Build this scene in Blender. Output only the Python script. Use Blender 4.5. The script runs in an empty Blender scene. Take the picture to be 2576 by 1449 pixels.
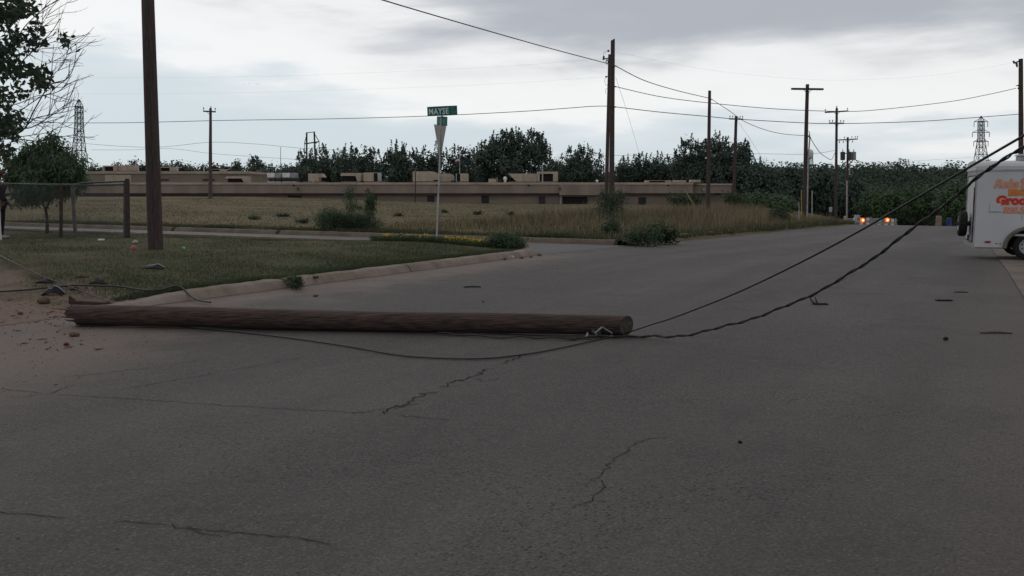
import bpy, math, random
import numpy as np
from mathutils import Vector, Matrix, noise as mn

random.seed(7)
RNG = np.random.default_rng(11)
SC = bpy.context.scene
COL = SC.collection
R = math.radians

# ------------------------------------------------------------------ camera
F = 2276.0            # focal length in units of a 2576 px wide frame
PITCH = R(6.13)
CAMZ = 1.65
cd = bpy.data.cameras.new('camera')
cam = bpy.data.objects.new('camera', cd)
COL.objects.link(cam)
cam.location = (0, 0, CAMZ)
cam.rotation_euler = (math.pi / 2 - PITCH, 0, 0)
cd.sensor_width = 36
cd.lens = 36 * F / 2576
cd.clip_start = 0.05
cd.clip_end = 9000
SC.camera = cam

# ------------------------------------------------------------------ sky, sun, exposure
SUN_EL, SUN_AZ = R(38), R(-35)
world = bpy.data.worlds.new('World')
SC.world = world
world.use_nodes = True
nt = world.node_tree
nt.nodes.clear()
def wn(t, **kw):
    n = nt.nodes.new(t)
    for k, v in kw.items():
        setattr(n, k, v)
    return n
def wl(a, b):
    nt.links.new(a, b)
w_out = wn('ShaderNodeOutputWorld')
w_bg = wn('ShaderNodeBackground')
w_bg.inputs['Strength'].default_value = 0.1
w_sky = wn('ShaderNodeTexSky', sky_type='NISHITA', sun_disc=False, sun_elevation=SUN_EL, sun_rotation=SUN_AZ)
w_tc = wn('ShaderNodeTexCoord')
w_map = wn('ShaderNodeMapping')
w_map.inputs['Scale'].default_value = (3.0, 3.0, 17)
w_map.inputs['Location'].default_value = (1.7, 4.4, 1.1)
w_n1 = wn('ShaderNodeTexNoise')
w_n1.inputs['Scale'].default_value = 1.0
w_n1.inputs['Detail'].default_value = 7
w_n1.inputs['Roughness'].default_value = 0.52
w_n1.inputs['Distortion'].default_value = 0.3
wl(w_tc.outputs['Generated'], w_map.inputs['Vector'])
wl(w_map.outputs[0], w_n1.inputs['Vector'])
w_map2 = wn('ShaderNodeMapping')
w_map2.inputs['Scale'].default_value = (6.5, 6.5, 30)
w_map2.inputs['Location'].default_value = (9.4, 2.2, 5.3)
w_n2 = wn('ShaderNodeTexNoise')
w_n2.inputs['Scale'].default_value = 1.0
w_n2.inputs['Detail'].default_value = 6
wl(w_tc.outputs['Generated'], w_map2.inputs['Vector'])
wl(w_map2.outputs[0], w_n2.inputs['Vector'])
w_sep = wn('ShaderNodeSeparateXYZ')
wl(w_tc.outputs['Generated'], w_sep.inputs[0])
def wmath(op, a, b):
    n = wn('ShaderNodeMath', operation=op)
    for i, v in enumerate((a, b)):
        if isinstance(v, (int, float)):
            n.inputs[i].default_value = v
        else:
            wl(v, n.inputs[i])
    return n.outputs[0]
# height in the sky, bent by the cloud noise and a little lower towards the right
hz = wmath('ADD', w_sep.outputs['Z'], wmath('MULTIPLY', wmath('SUBTRACT', w_n1.outputs['Fac'], 0.5), 0.20))
hz = wmath('ADD', hz, wmath('MULTIPLY', wmath('SUBTRACT', w_n2.outputs['Fac'], 0.5), 0.10))
hz = wmath('ADD', hz, wmath('MULTIPLY', wmath('SUBTRACT', w_sep.outputs['X'], -0.05), 0.085))
w_ramp = wn('ShaderNodeValToRGB')
w_ramp.color_ramp.interpolation = 'B_SPLINE'
stops = [(0.0, (0.60, 0.70, 0.76)), (0.035, (0.60, 0.69, 0.75)), (0.07, (0.64, 0.72, 0.77)),
         (0.095, (0.74, 0.79, 0.83)), (0.112, (0.94, 0.94, 0.94)), (0.152, (0.91, 0.91, 0.91)),
         (0.178, (0.64, 0.65, 0.67)), (0.212, (0.41, 0.43, 0.485)), (0.29, (0.45, 0.455, 0.485)), (1.0, (0.62, 0.60, 0.60))]
er = w_ramp.color_ramp.elements
while len(er) < len(stops):
    er.new(0.5)
for e, (p, c) in zip(er, stops):
    e.position = p
    e.color = (*c, 1)
wl(hz, w_ramp.inputs[0])
w_mul = wn('ShaderNodeMix', data_type='RGBA', blend_type='MULTIPLY')
w_mul.inputs[0].default_value = 1
wl(w_ramp.outputs[0], w_mul.inputs[6])
w_mul.inputs[7].default_value = (10, 10, 10, 1)
w_mix = wn('ShaderNodeMix', data_type='RGBA')
w_mix.inputs[0].default_value = 0.93
wl(w_sky.outputs[0], w_mix.inputs[6])
wl(w_mul.outputs[2], w_mix.inputs[7])
wl(w_mix.outputs[2], w_bg.inputs['Color'])
wl(w_bg.outputs[0], w_out.inputs['Surface'])

sd = bpy.data.lights.new('sun', 'SUN')
sd.energy = 0.5
sd.angle = R(40)
sd.color = (1.0, 0.95, 0.89)
sun = bpy.data.objects.new('sun', sd)
COL.objects.link(sun)
sun.rotation_euler = (math.pi / 2 - SUN_EL, 0, math.pi - SUN_AZ)
sun.location = (0, 0, 40)
SC.view_settings.view_transform = 'Standard'
SC.view_settings.look = 'None'
SC.view_settings.exposure = 0.0
SC.view_settings.gamma = 1.0

# ------------------------------------------------------------------ helpers: pixels, terrain
def ray(u, v):
    a = (u - 1288.0) / F
    b = (v - 724.5) / F
    return Vector((a, math.cos(PITCH) - b * math.sin(PITCH), -math.sin(PITCH) - b * math.cos(PITCH)))
def at(u, v, Y):
    d = ray(u, v)
    return Vector((0, 0, CAMZ)) + d * (Y / d.y)
def pxm(Y):          # metres of one frame unit at depth Y
    return Y / F
P0 = (0.0, 22.1)
CS, CR = 0.6, 2.6     # kerb corner: where it starts along the road, and its radius
DS, DC = math.sin(R(29.5)), math.cos(R(29.5))
def st(x, y):
    dx, dy = x - P0[0], y - P0[1]
    return dx * DS + dy * DC, -dx * DC + dy * DS
def xy(s, t):
    return P0[0] + s * DS - t * DC, P0[1] + s * DC + t * DS
def ss(v, a=0.0, b=1.0):
    k = min(1.0, max(0.0, (v - a) / (b - a)))
    return k * k * (3 - 2 * k)
def H0(x, y):
    s, t = st(x, y)
    rz = -0.016 * max(0.0, s - 2)
    if s > 50:
        rz -= 0.09 * (s - 50)
    rz = max(rz, -5.0)
    if t > 0:
        fz = 0.05 + 0.85 * ss(y, 38, 92) * ss(-x, -4, 34)
        fz -= 0.25 * ss(x, 5, 30) * ss(y, 40, 90)
        fz -= 2.2 * ss(x / max(y, 1.0), 0.25, 0.40) * ss(y, 50, 90)
        fz -= 2.5 * ss(y, 112, 200)
        w = ss(t, 1.5, 14) * ss(s, 7, 16) if s < 16 else ss(t, 1.5, 14)
        rz = rz * (1 - w) + fz * w
    return rz
def lawn_z(s, t):
    a = 0.15 + 0.27 * ss(t, 0.2, 5.5)
    a *= 1 - 0.35 * ss(s, 0.5, 3.0)
    a *= 1 - 0.62 * ss(s, -3.2, 1.6) * ss(t, 2.6, 6.5)
    b = 0.004 + 0.33 * ss(t, 0, 7)
    k = ss(s, -11.6, -9.6)
    z = b * (1 - k) + a * k
    x, y = xy(s, t)
    return z + 0.025 * (mn.noise((x * 0.5, y * 0.5, 0)) ) * min(1, t * 0.7)
def field_z(s, t):
    x, y = xy(s, t)
    return H0(x, y) + 0.004 + ss(t, 0.0, 0.45) * (0.14 * (1 - 0.4 * ss(s, 12, 30))) + min(1, max(0, t * 1.5)) * 0.05 * mn.noise((x * 0.25, y * 0.25, 3))
def surf(x, y):
    s, t = st(x, y)
    if t > 0.33 and s < CS or (t > CR and s < 2.9):
        if s > -24:
            return lawn_z(s, max(t, 0))
    if CS <= s < 3 and 0.33 < t <= CR:
        if (s - CS) ** 2 + (t - CR) ** 2 < (CR - 0.33) ** 2:
            return lawn_z(s, t)
    if s > 8.06 and t > 0.3:
        return field_z(s, t)
    return H0(x, y)
def gnd(u, v, lift=0.0):
    d = ray(u, v)
    Y, prev = 3.0, None
    while Y < 400:
        p = Vector((0, 0, CAMZ)) + d * (Y / d.y)
        if p.z <= surf(p.x, p.y):
            lo, hi = Y / 1.01, Y
            for _ in range(20):
                m = (lo + hi) / 2
                p = Vector((0, 0, CAMZ)) + d * (m / d.y)
                if p.z <= surf(p.x, p.y): hi = m
                else: lo = m
            p = Vector((0, 0, CAMZ)) + d * (hi / d.y)
            p.z = surf(p.x, p.y) + lift
            return p
        Y *= 1.01
    return p
def atg(u, Y):       # point on the ground in column u at depth Y
    x = (u - 1288.0) / F * Y
    for _ in range(4):
        z = surf(x, Y)
        # column u of a pitched camera: x depends a little on height
        dd = Y * math.cos(PITCH) - (z - CAMZ) * math.sin(PITCH)
        x = (u - 1288.0) / F * dd
    return Vector((x, Y, surf(x, Y)))

# ------------------------------------------------------------------ helpers: objects
def tag(o, label=None, cat=None, group=None, kind=None):
    if label: o['label'] = label
    if cat: o['category'] = cat
    if group: o['group'] = group
    if kind: o['kind'] = kind
    return o
def thing(name, label, cat, loc, group=None):
    o = bpy.data.objects.new(name, None)
    o.empty_display_size = 0.2
    COL.objects.link(o)
    o.location = loc
    return tag(o, label, cat, group)
def wloc(o):
    v = Vector((0, 0, 0))
    while o is not None:
        v = v + Vector(o.location)
        o = o.parent
    return v
class MB:
    def __init__(self):
        self.v, self.f, self.m = [], [], []
        self.cur = 0
    def add(self, vs, fs):
        n = len(self.v)
        self.v += [tuple(p) for p in vs]
        self.f += [tuple(i + n for i in f) for f in fs]
        self.m += [self.cur] * len(fs)
        return self
    def mat(self, i):
        self.cur = i
        return self
    def box(self, c, size, ax=None, bev=0.0):
        c = Vector(c)
        ax = ax or (Vector((1, 0, 0)), Vector((0, 1, 0)), Vector((0, 0, 1)))
        h = [s / 2 for s in size]
        if bev <= 0:
            vs = [c + ax[0] * h[0] * i + ax[1] * h[1] * j + ax[2] * h[2] * k for k in (-1, 1) for j in (-1, 1) for i in (-1, 1)]
            return self.add(vs, [(0, 2, 3, 1), (4, 5, 7, 6), (0, 1, 5, 4), (2, 6, 7, 3), (0, 4, 6, 2), (1, 3, 7, 5)])
        b = min(bev, min(h) * 0.9)
        prof = [(-h[0] + b, -h[1]), (h[0] - b, -h[1]), (h[0], -h[1] + b), (h[0], h[1] - b), (h[0] - b, h[1]), (-h[0] + b, h[1]), (-h[0], h[1] - b), (-h[0], -h[1] + b)]
        rings = []
        for z, k in ((-h[2], 1 - b / min(h[0], h[1])), (-h[2] + b, 1), (h[2] - b, 1), (h[2], 1 - b / min(h[0], h[1]))):
            rings.append([c + ax[0] * x * k + ax[1] * y * k + ax[2] * z for x, y in prof])
        vs = [p for r in rings for p in r]
        fs = [tuple(reversed(range(8))), tuple(range(24, 32))]
        for r in range(3):
            for i in range(8):
                j = (i + 1) % 8
                fs.append((r * 8 + i, r * 8 + j, r * 8 + 8 + j, r * 8 + 8 + i))
        return self.add(vs, fs)
    def tube(self, pts, rad, n=8, cap=True):
        pts = [Vector(p) for p in pts]
        if not hasattr(rad, '__len__'):
            rad = [rad] * len(pts)
        up, vs = None, []
        for i, p in enumerate(pts):
            t = (pts[min(i + 1, len(pts) - 1)] - pts[max(i - 1, 0)])
            if t.length < 1e-9: t = Vector((0, 0, 1))
            t.normalize()
            if up is None:
                up = Vector((0, 0, 1)) if abs(t.z) < 0.9 else Vector((1, 0, 0))
            a = up - t * up.dot(t)
            if a.length < 1e-6:
                a = Vector((0, 1, 0)) - t * t.y
            a.normalize()
            up = a
            b = t.cross(a)
            for k in range(n):
                w = 2 * math.pi * k / n
                vs.append(p + (a * math.cos(w) + b * math.sin(w)) * rad[i])
        fs = []
        for i in range(len(pts) - 1):
            for k in range(n):
                j = (k + 1) % n
                fs.append((i * n + k, i * n + j, (i + 1) * n + j, (i + 1) * n + k))
        if cap:
            fs.append(tuple(reversed(range(n))))
            fs.append(tuple(range((len(pts) - 1) * n, len(pts) * n)))
        return self.add(vs, fs)
    def ball(self, c, r, nu=10, nv=6):
        c = Vector(c)
        r = r if hasattr(r, '__len__') else (r, r, r)
        vs = [c + Vector((0, 0, -r[2]))]
        for j in range(1, nv):
            a = math.pi * j / nv - math.pi / 2
            for i in range(nu):
                b = 2 * math.pi * i / nu
                vs.append(c + Vector((r[0] * math.cos(a) * math.cos(b), r[1] * math.cos(a) * math.sin(b), r[2] * math.sin(a))))
        vs.append(c + Vector((0, 0, r[2])))
        fs = []
        for i in range(nu):
            k = (i + 1) % nu
            fs.append((0, 1 + k, 1 + i))
            for j in range(nv - 2):
                fs.append((1 + j * nu + i, 1 + j * nu + k, 1 + (j + 1) * nu + k, 1 + (j + 1) * nu + i))
            fs.append((1 + (nv - 2) * nu + i, 1 + (nv - 2) * nu + k, len(vs) - 1))
        return self.add(vs, fs)
    def prism(self, poly, d):          # poly: list of points, extruded by vector d
        n = len(poly)
        d = Vector(d)
        vs = [Vector(p) for p in poly] + [Vector(p) + d for p in poly]
        fs = [tuple(range(n)), tuple(range(2 * n - 1, n - 1, -1))]
        for i in range(n):
            j = (i + 1) % n
            fs.append((i, n + i, n + j, j))
        return self.add(vs, fs)
def fix_normals(me):
    import bmesh
    bm = bmesh.new(); bm.from_mesh(me)
    bmesh.ops.recalc_face_normals(bm, faces=bm.faces)
    bm.to_mesh(me); bm.free()
def mesh(name, mb, mats, parent=None, loc=None, smooth=False, fix=True, uv=None):
    base = wloc(parent) if parent is not None else Vector(loc if loc is not None else (0, 0, 0))
    me = bpy.data.meshes.new(name)
    me.from_pydata([(p[0] - base.x, p[1] - base.y, p[2] - base.z) for p in mb.v], [], mb.f)
    if not isinstance(mats, (list, tuple)):
        mats = [mats]
    for m in mats:
        me.materials.append(m)
    if len(mats) > 1:
        me.polygons.foreach_set('material_index', mb.m)
    if fix:
        fix_normals(me)
    if smooth:
        me.polygons.foreach_set('use_smooth', [True] * len(me.polygons))
    if uv is not None:
        lay = me.uv_layers.new(name='st')
        li = np.zeros(len(me.loops), dtype=np.int32)
        me.loops.foreach_get('vertex_index', li)
        lay.data.foreach_set('uv', np.asarray(uv, dtype=np.float32)[li].ravel())
    o = bpy.data.objects.new(name, me)
    COL.objects.link(o)
    if parent is not None:
        o.parent = parent
    else:
        o.location = base
    return o
def npmesh(name, v, f, mats, parent=None, loc=None, mi=None):
    """numpy arrays: v (N,3), f (M,k)"""
    base = wloc(parent) if parent is not None else Vector(loc if loc is not None else (0, 0, 0))
    me = bpy.data.meshes.new(name)
    v = np.asarray(v, dtype=np.float32) - np.array(base, dtype=np.float32)
    k = f.shape[1]
    me.vertices.add(len(v))
    me.vertices.foreach_set('co', v.ravel())
    me.loops.add(f.size)
    me.loops.foreach_set('vertex_index', f.astype(np.int32).ravel())
    me.polygons.add(len(f))
    me.polygons.foreach_set('loop_start', np.arange(0, f.size, k, dtype=np.int32))
    if not isinstance(mats, (list, tuple)):
        mats = [mats]
    for m in mats:
        me.materials.append(m)
    if mi is not None:
        me.polygons.foreach_set('material_index', np.asarray(mi, dtype=np.int32))
    me.update(calc_edges=True)
    me.validate()
    o = bpy.data.objects.new(name, me)
    COL.objects.link(o)
    if parent is not None: o.parent = parent
    else: o.location = base
    return o

# ------------------------------------------------------------------ materials
def mat_new(name):
    m = bpy.data.materials.new(name)
    m.use_nodes = True
    t = m.node_tree
    return m, t, t.nodes['Principled BSDF']
def nnode(t, typ, **kw):
    n = t.nodes.new(typ)
    for k, v in kw.items():
        if k in n.inputs.keys() if hasattr(n.inputs, 'keys') else False:
            n.inputs[k].default_value = v
        else:
            setattr(n, k, v)
    return n
def noise_fac(t, vec, scale, detail=4, lo=0.35, hi=0.65, rough=0.55):
    n = t.nodes.new('ShaderNodeTexNoise')
    n.inputs['Scale'].default_value = scale
    n.inputs['Detail'].default_value = detail
    n.inputs['Roughness'].default_value = rough
    t.links.new(vec, n.inputs['Vector'])
    r = t.nodes.new('ShaderNodeMapRange')
    r.inputs[1].default_value = lo
    r.inputs[2].default_value = hi
    t.links.new(n.outputs['Fac'], r.inputs[0])
    return r.outputs[0]
def mixc(t, fac, a, b, mode='MIX'):
    n = t.nodes.new('ShaderNodeMix')
    n.data_type = 'RGBA'
    n.blend_type = mode
    for i, v in ((0, fac), (6, a), (7, b)):
        if isinstance(v, (int, float)):
            n.inputs[i].default_value = v
        elif isinstance(v, tuple):
            n.inputs[i].default_value = (*v, 1) if len(v) == 3 else v
        else:
            t.links.new(v, n.inputs[i])
    return n.outputs[2]
def mth(t, op, a, b=0.0, c=None, clamp=False):
    n = t.nodes.new('ShaderNodeMath')
    n.operation = op
    n.use_clamp = clamp
    for i, v in enumerate((a, b, c)):
        if v is None: continue
        if isinstance(v, (int, float)): n.inputs[i].default_value = v
        else: t.links.new(v, n.inputs[i])
    return n.outputs[0]
def rng_(t, v, a, b, lo=0.0, hi=1.0):
    r = t.nodes.new('ShaderNodeMapRange')
    r.interpolation_type = 'SMOOTHSTEP'
    r.inputs[1].default_value, r.inputs[2].default_value = a, b
    r.inputs[3].default_value, r.inputs[4].default_value = lo, hi
    t.links.new(v, r.inputs[0])
    return r.outputs[0]
def bump(t, p, h, strength=0.3, dist=0.02):
    b = t.nodes.new('ShaderNodeBump')
    b.inputs['Strength'].default_value = strength
    b.inputs['Distance'].default_value = dist
    t.links.new(h, b.inputs['Height'])
    t.links.new(b.outputs[0], p.inputs['Normal'])
def simple(name, a, b=None, scale=6.0, rough=0.7, metal=0.0, spec=0.3, stretch=None, bmp=0.0, emit=None, es=0.0, detail=5, lo=0.35, hi=0.65, bdist=0.01):
    m, t, p = mat_new(name)
    tc = t.nodes.new('ShaderNodeTexCoord')
    vec = tc.outputs['Object']
    if stretch:
        mp = t.nodes.new('ShaderNodeMapping')
        mp.inputs['Scale'].default_value = stretch
        t.links.new(vec, mp.inputs['Vector'])
        vec = mp.outputs[0]
    b = b or tuple(c * 0.75 for c in a)
    f = noise_fac(t, vec, scale, detail, lo, hi)
    t.links.new(mixc(t, f, a, b), p.inputs['Base Color'])
    p.inputs['Roughness'].default_value = rough
    p.inputs['Metallic'].default_value = metal
    p.inputs['Specular IOR Level'].default_value = spec
    if bmp:
        bump(t, p, f, bmp, bdist)
    if emit:
        p.inputs['Emission Color'].default_value = (*emit, 1)
        p.inputs['Emission Strength'].default_value = es
    return m
M = {}
M['pole'] = simple('pole_wood', (0.088, 0.064, 0.056), (0.040, 0.029, 0.027), 9, 0.85, stretch=(6, 6, 0.35), bmp=0.5, bdist=0.01)
M['pole_grey'] = simple('weathered_pole_wood', (0.11, 0.088, 0.078), (0.056, 0.044, 0.040), 9, 0.85, stretch=(6, 6, 0.35), bmp=0.5)
M['log'] = simple('creosote_log', (0.072, 0.042, 0.034), (0.018, 0.012, 0.011), 7, 0.8, spec=0.35, stretch=(0.16, 7, 7), bmp=0.5, bdist=0.010)
M['log_end'] = simple('cut_log_end', (0.075, 0.062, 0.05), (0.025, 0.02, 0.018), 22, 0.9, bmp=0.5)
M['fresh_wood'] = simple('broken_wood', (0.135, 0.088, 0.058), (0.065, 0.038, 0.028), 25, 0.9, stretch=(0.4, 4, 4), bmp=0.4)
M['bark'] = simple('bark', (0.075, 0.058, 0.047), (0.03, 0.024, 0.02), 14, 0.95, bmp=0.6, stretch=(3, 3, 0.7))
M['twig'] = simple('bare_twig', (0.085, 0.065, 0.07), (0.05, 0.04, 0.042), 8, 0.9)
M['wire'] = simple('black_cable', (0.016, 0.016, 0.017), (0.010, 0.010, 0.011), 5, 0.55, spec=0.4)
M['wire_air'] = simple('weathered_line', (0.075, 0.08, 0.085), (0.05, 0.053, 0.057), 3, 0.6)
M['steel'] = simple('galvanised_steel', (0.33, 0.34, 0.34), (0.20, 0.205, 0.21), 18, 0.5, metal=0.5)
M['steel_dark'] = simple('dark_steel', (0.07, 0.072, 0.075), (0.035, 0.035, 0.037), 12, 0.6, metal=0.3)
M['lattice'] = simple('tower_steel', (0.11, 0.125, 0.135), (0.075, 0.085, 0.095), 1, 0.7)
M['insul'] = simple('insulator_porcelain', (0.12, 0.10, 0.095), (0.06, 0.05, 0.05), 20, 0.35)
M['transformer'] = simple('transformer_paint', (0.30, 0.31, 0.32), (0.21, 0.22, 0.23), 4, 0.5)
M['transformer_dark'] = simple('dark_transformer_paint', (0.055, 0.06, 0.065), (0.035, 0.037, 0.04), 4, 0.5)
M['pvc'] = simple('pale_conduit', (0.40, 0.39, 0.36), (0.28, 0.27, 0.25), 3, 0.6)
M['tan'] = simple('tan_stucco', (0.235, 0.192, 0.155), (0.18, 0.148, 0.12), 0.35, 0.9, spec=0.1, stretch=(1, 1, 4))
M['tan_fascia'] = simple('tan_metal_fascia', (0.27, 0.215, 0.175), (0.20, 0.16, 0.132), 0.3, 0.8, spec=0.2, stretch=(2.2, 2.2, 0.5))
M['tan_cap'] = simple('pale_roof_cap', (0.42, 0.34, 0.275), (0.30, 0.245, 0.20), 0.5, 0.8)
M['red_trim'] = simple('dark_red_trim', (0.065, 0.042, 0.038), (0.042, 0.029, 0.027), 0.5, 0.8)
M['glass'] = simple('dark_window', (0.022, 0.024, 0.028), (0.012, 0.013, 0.016), 2, 0.45, spec=0.25)
M['door'] = simple('plum_door_paint', (0.045, 0.032, 0.052), (0.03, 0.022, 0.036), 3, 0.6)
M['roof'] = simple('gravel_roof', (0.20, 0.17, 0.14), (0.14, 0.115, 0.10), 3, 0.95)
M['unit'] = simple('beige_unit_paint', (0.40, 0.335, 0.265), (0.31, 0.26, 0.205), 1.2, 0.7)
M['unit_grey'] = simple('grey_unit_paint', (0.42, 0.43, 0.45), (0.26, 0.27, 0.29), 1.5, 0.6)
M['dark'] = simple('dark_void', (0.016, 0.016, 0.017), (0.010, 0.010, 0.010), 3, 0.9)
M['white'] = simple('white_paint', (0.68, 0.68, 0.67), (0.52, 0.52, 0.51), 2.5, 0.45)
M['rubber'] = simple('tyre_rubber', (0.017, 0.017, 0.018), (0.010, 0.010, 0.011), 14, 0.8, spec=0.25)
M['rim'] = simple('white_rim', (0.42, 0.43, 0.44), (0.28, 0.28, 0.29), 10, 0.45)
M['red_lens'] = simple('red_marker_lens', (0.25, 0.012, 0.016), (0.16, 0.008, 0.01), 20, 0.25)
M['trailer'] = simple('white_trailer_skin', (0.50, 0.505, 0.515), (0.43, 0.435, 0.445), 1.3, 0.42, spec=0.45, lo=0.3, hi=0.75)
M['trailer_trim'] = simple('trailer_trim', (0.36, 0.36, 0.365), (0.26, 0.26, 0.265), 3, 0.4, metal=0.3)
M['fender'] = simple('dirty_fender', (0.165, 0.145, 0.12), (0.10, 0.09, 0.078), 5, 0.6)
M['txt_red'] = simple('red_lettering', (0.60, 0.035, 0.018), (0.50, 0.03, 0.016), 5, 0.6)
M['txt_orange'] = simple('orange_lettering', (0.66, 0.25, 0.045), (0.55, 0.18, 0.03), 5, 0.6)
M['txt_pink'] = simple('pink_lettering', (0.62, 0.17, 0.085), (0.54, 0.14, 0.07), 5, 0.6)
M['txt_pale'] = simple('pale_lettering_edge', (0.58, 0.38, 0.26), (0.50, 0.32, 0.22), 5, 0.6)
M['txt_white'] = simple('reflective_white', (0.66, 0.72, 0.69), (0.54, 0.60, 0.57), 8, 0.6)
M['sign_green'] = simple('sign_green', (0.010, 0.125, 0.098), (0.008, 0.095, 0.074), 5, 0.5)
M['sign_dim'] = simple('worn_green_print', (0.11, 0.30, 0.25), (0.08, 0.24, 0.20), 12, 0.6)
M['alu'] = simple('bare_aluminium', (0.30, 0.275, 0.245), (0.22, 0.20, 0.18), 3, 0.55, metal=0.35)
M['post'] = simple('white_sign_post', (0.40, 0.41, 0.40), (0.28, 0.285, 0.28), 5, 0.6)
M['rust'] = simple('rusty_pipe', (0.062, 0.047, 0.040), (0.035, 0.027, 0.024), 10, 0.85)
M['chain'] = simple('chain_link_wire', (0.13, 0.135, 0.13), (0.08, 0.08, 0.078), 5, 0.6, metal=0.3)
M['litter_white'] = simple('white_litter', (0.55, 0.55, 0.52), (0.40, 0.40, 0.38), 12, 0.7)
M['litter_pink'] = simple('pink_litter', (0.52, 0.17, 0.16), (0.36, 0.10, 0.10), 15, 0.6)
M['litter_green'] = simple('green_litter', (0.20, 0.55, 0.16), (0.13, 0.40, 0.11), 15, 0.5)
M['litter_cream'] = simple('cream_litter', (0.42, 0.40, 0.27), (0.28, 0.27, 0.18), 12, 0.8)
M['plastic'] = simple('black_plastic', (0.018, 0.019, 0.021), (0.010, 0.011, 0.012), 12, 0.8, spec=0.15)
M['chrome'] = simple('bright_trim', (0.36, 0.37, 0.38), (0.22, 0.23, 0.24), 9, 0.45, metal=0.3)
M['brick'] = simple('red_brick_bit', (0.16, 0.045, 0.03), (0.09, 0.028, 0.022), 20, 0.9)
M['rock'] = simple('tan_rock', (0.17, 0.13, 0.095), (0.09, 0.07, 0.055), 18, 0.95, bmp=0.5)
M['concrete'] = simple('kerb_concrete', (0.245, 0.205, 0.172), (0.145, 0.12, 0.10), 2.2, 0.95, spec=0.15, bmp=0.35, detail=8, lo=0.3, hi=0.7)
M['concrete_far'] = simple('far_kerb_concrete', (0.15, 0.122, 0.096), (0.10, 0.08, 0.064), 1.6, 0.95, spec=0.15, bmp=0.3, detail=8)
M['pale_concrete'] = simple('pale_concrete', (0.30, 0.295, 0.285), (0.22, 0.215, 0.21), 1.0, 0.9)
M['crack'] = simple('open_crack', (0.012, 0.011, 0.011), (0.036, 0.033, 0.031), 30, 0.95, spec=0.05)
M['barrel'] = simple('faded_barrel', (0.26, 0.18, 0.14), (0.19, 0.13, 0.10), 3, 0.7)
M['blue'] = simple('blue_plastic', (0.02, 0.055, 0.20), (0.015, 0.04, 0.15), 3, 0.5)
M['amber_core'] = simple('lit_amber_core', (0.9, 0.6, 0.2), None, 5, 0.4, emit=(1.0, 0.66, 0.22), es=1.7)
M['amber'] = simple('lit_amber_lens', (0.6, 0.1, 0.02), None, 5, 0.4, emit=(1.0, 0.10, 0.015), es=0.95)
M['yellow_post'] = simple('yellow_marker', (0.40, 0.36, 0.12), (0.30, 0.27, 0.09), 3, 0.6)
M['flag_red'] = simple('flag_red', (0.28, 0.03, 0.035), None, 3, 0.8)
M['flag_blue'] = simple('flag_blue', (0.03, 0.045, 0.14), None, 3, 0.8)
M['flag_white'] = simple('flag_white', (0.62, 0.62, 0.62), (0.52, 0.52, 0.52), 3, 0.8)
M['skin'] = simple('skin', (0.12, 0.062, 0.045), (0.09, 0.046, 0.034), 12, 0.6)
M['navy'] = simple('dark_jacket', (0.020, 0.021, 0.030), (0.013, 0.014, 0.02), 9, 0.85)
M['jeans'] = simple('dark_trousers', (0.018, 0.018, 0.022), (0.011, 0.011, 0.014), 9, 0.9)
M['shoe'] = simple('grey_shoe', (0.24, 0.24, 0.24), (0.16, 0.16, 0.16), 12, 0.7)
M['hair'] = simple('dark_hair', (0.015, 0.012, 0.011), None, 40, 0.7)
M['flower'] = simple('yellow_petal', (0.55, 0.40, 0.025), (0.45, 0.29, 0.015), 15, 0.7)

def leaf_mat(name, a, b, scale=0.8, trans=0.25):
    m, t, p = mat_new(name)
    tc = t.nodes.new('ShaderNodeTexCoord')
    f = noise_fac(t, tc.outputs['Object'], scale, 3, 0.38, 0.62)
    geo = t.nodes.new('ShaderNodeNewGeometry')
    f2 = mth(t, 'ADD', mth(t, 'MULTIPLY', f, 0.65), mth(t, 'MULTIPLY', geo.outputs['Random Per Island'], 0.35))
    c = mixc(t, f2, a, b)
    t.links.new(c, p.inputs['Base Color'])
    p.inputs['Roughness'].default_value = 0.65
    p.inputs['Specular IOR Level'].default_value = 0.25
    tr = t.nodes.new('ShaderNodeBsdfTranslucent')
    t.links.new(c, tr.inputs['Color'])
    mx = t.nodes.new('ShaderNodeMixShader')
    mx.inputs[0].default_value = trans
    t.links.new(p.outputs[0], mx.inputs[1])
    t.links.new(tr.outputs[0], mx.inputs[2])
    t.links.new(mx.outputs[0], t.nodes['Material Output'].inputs['Surface'])
    return m
M['leaf_far'] = leaf_mat('far_dark_foliage', (0.090, 0.124, 0.092), (0.042, 0.063, 0.053), 0.5)
M['leaf_wood'] = leaf_mat('woodland_foliage', (0.058, 0.092, 0.054), (0.022, 0.036, 0.031), 0.045)
M['leaf_mid'] = leaf_mat('bush_foliage', (0.060, 0.090, 0.044), (0.028, 0.046, 0.026), 0.6)
M['leaf_green'] = leaf_mat('fresh_foliage', (0.085, 0.135, 0.058), (0.038, 0.064, 0.034), 0.3)
M['leaf_peach'] = leaf_mat('long_leaf', (0.084, 0.140, 0.066), (0.038, 0.068, 0.040), 1.5)
M['leaf_near'] = leaf_mat('broad_leaf', (0.060, 0.092, 0.050), (0.026, 0.042, 0.030), 1.5)
M['leaf_weed'] = leaf_mat('weed_leaf', (0.060, 0.096, 0.044), (0.030, 0.054, 0.028), 1.5)
M['blade'] = leaf_mat('lawn_blade', (0.080, 0.084, 0.040), (0.034, 0.050, 0.024), 0.45, 0.2)
M['blade_dry'] = leaf_mat('dry_blade', (0.235, 0.178, 0.105), (0.095, 0.083, 0.05), 0.4, 0.2)
M['blade_pale'] = leaf_mat('pale_seed_blade', (0.33, 0.27, 0.18), (0.20, 0.16, 0.10), 0.4, 0.2)
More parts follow.
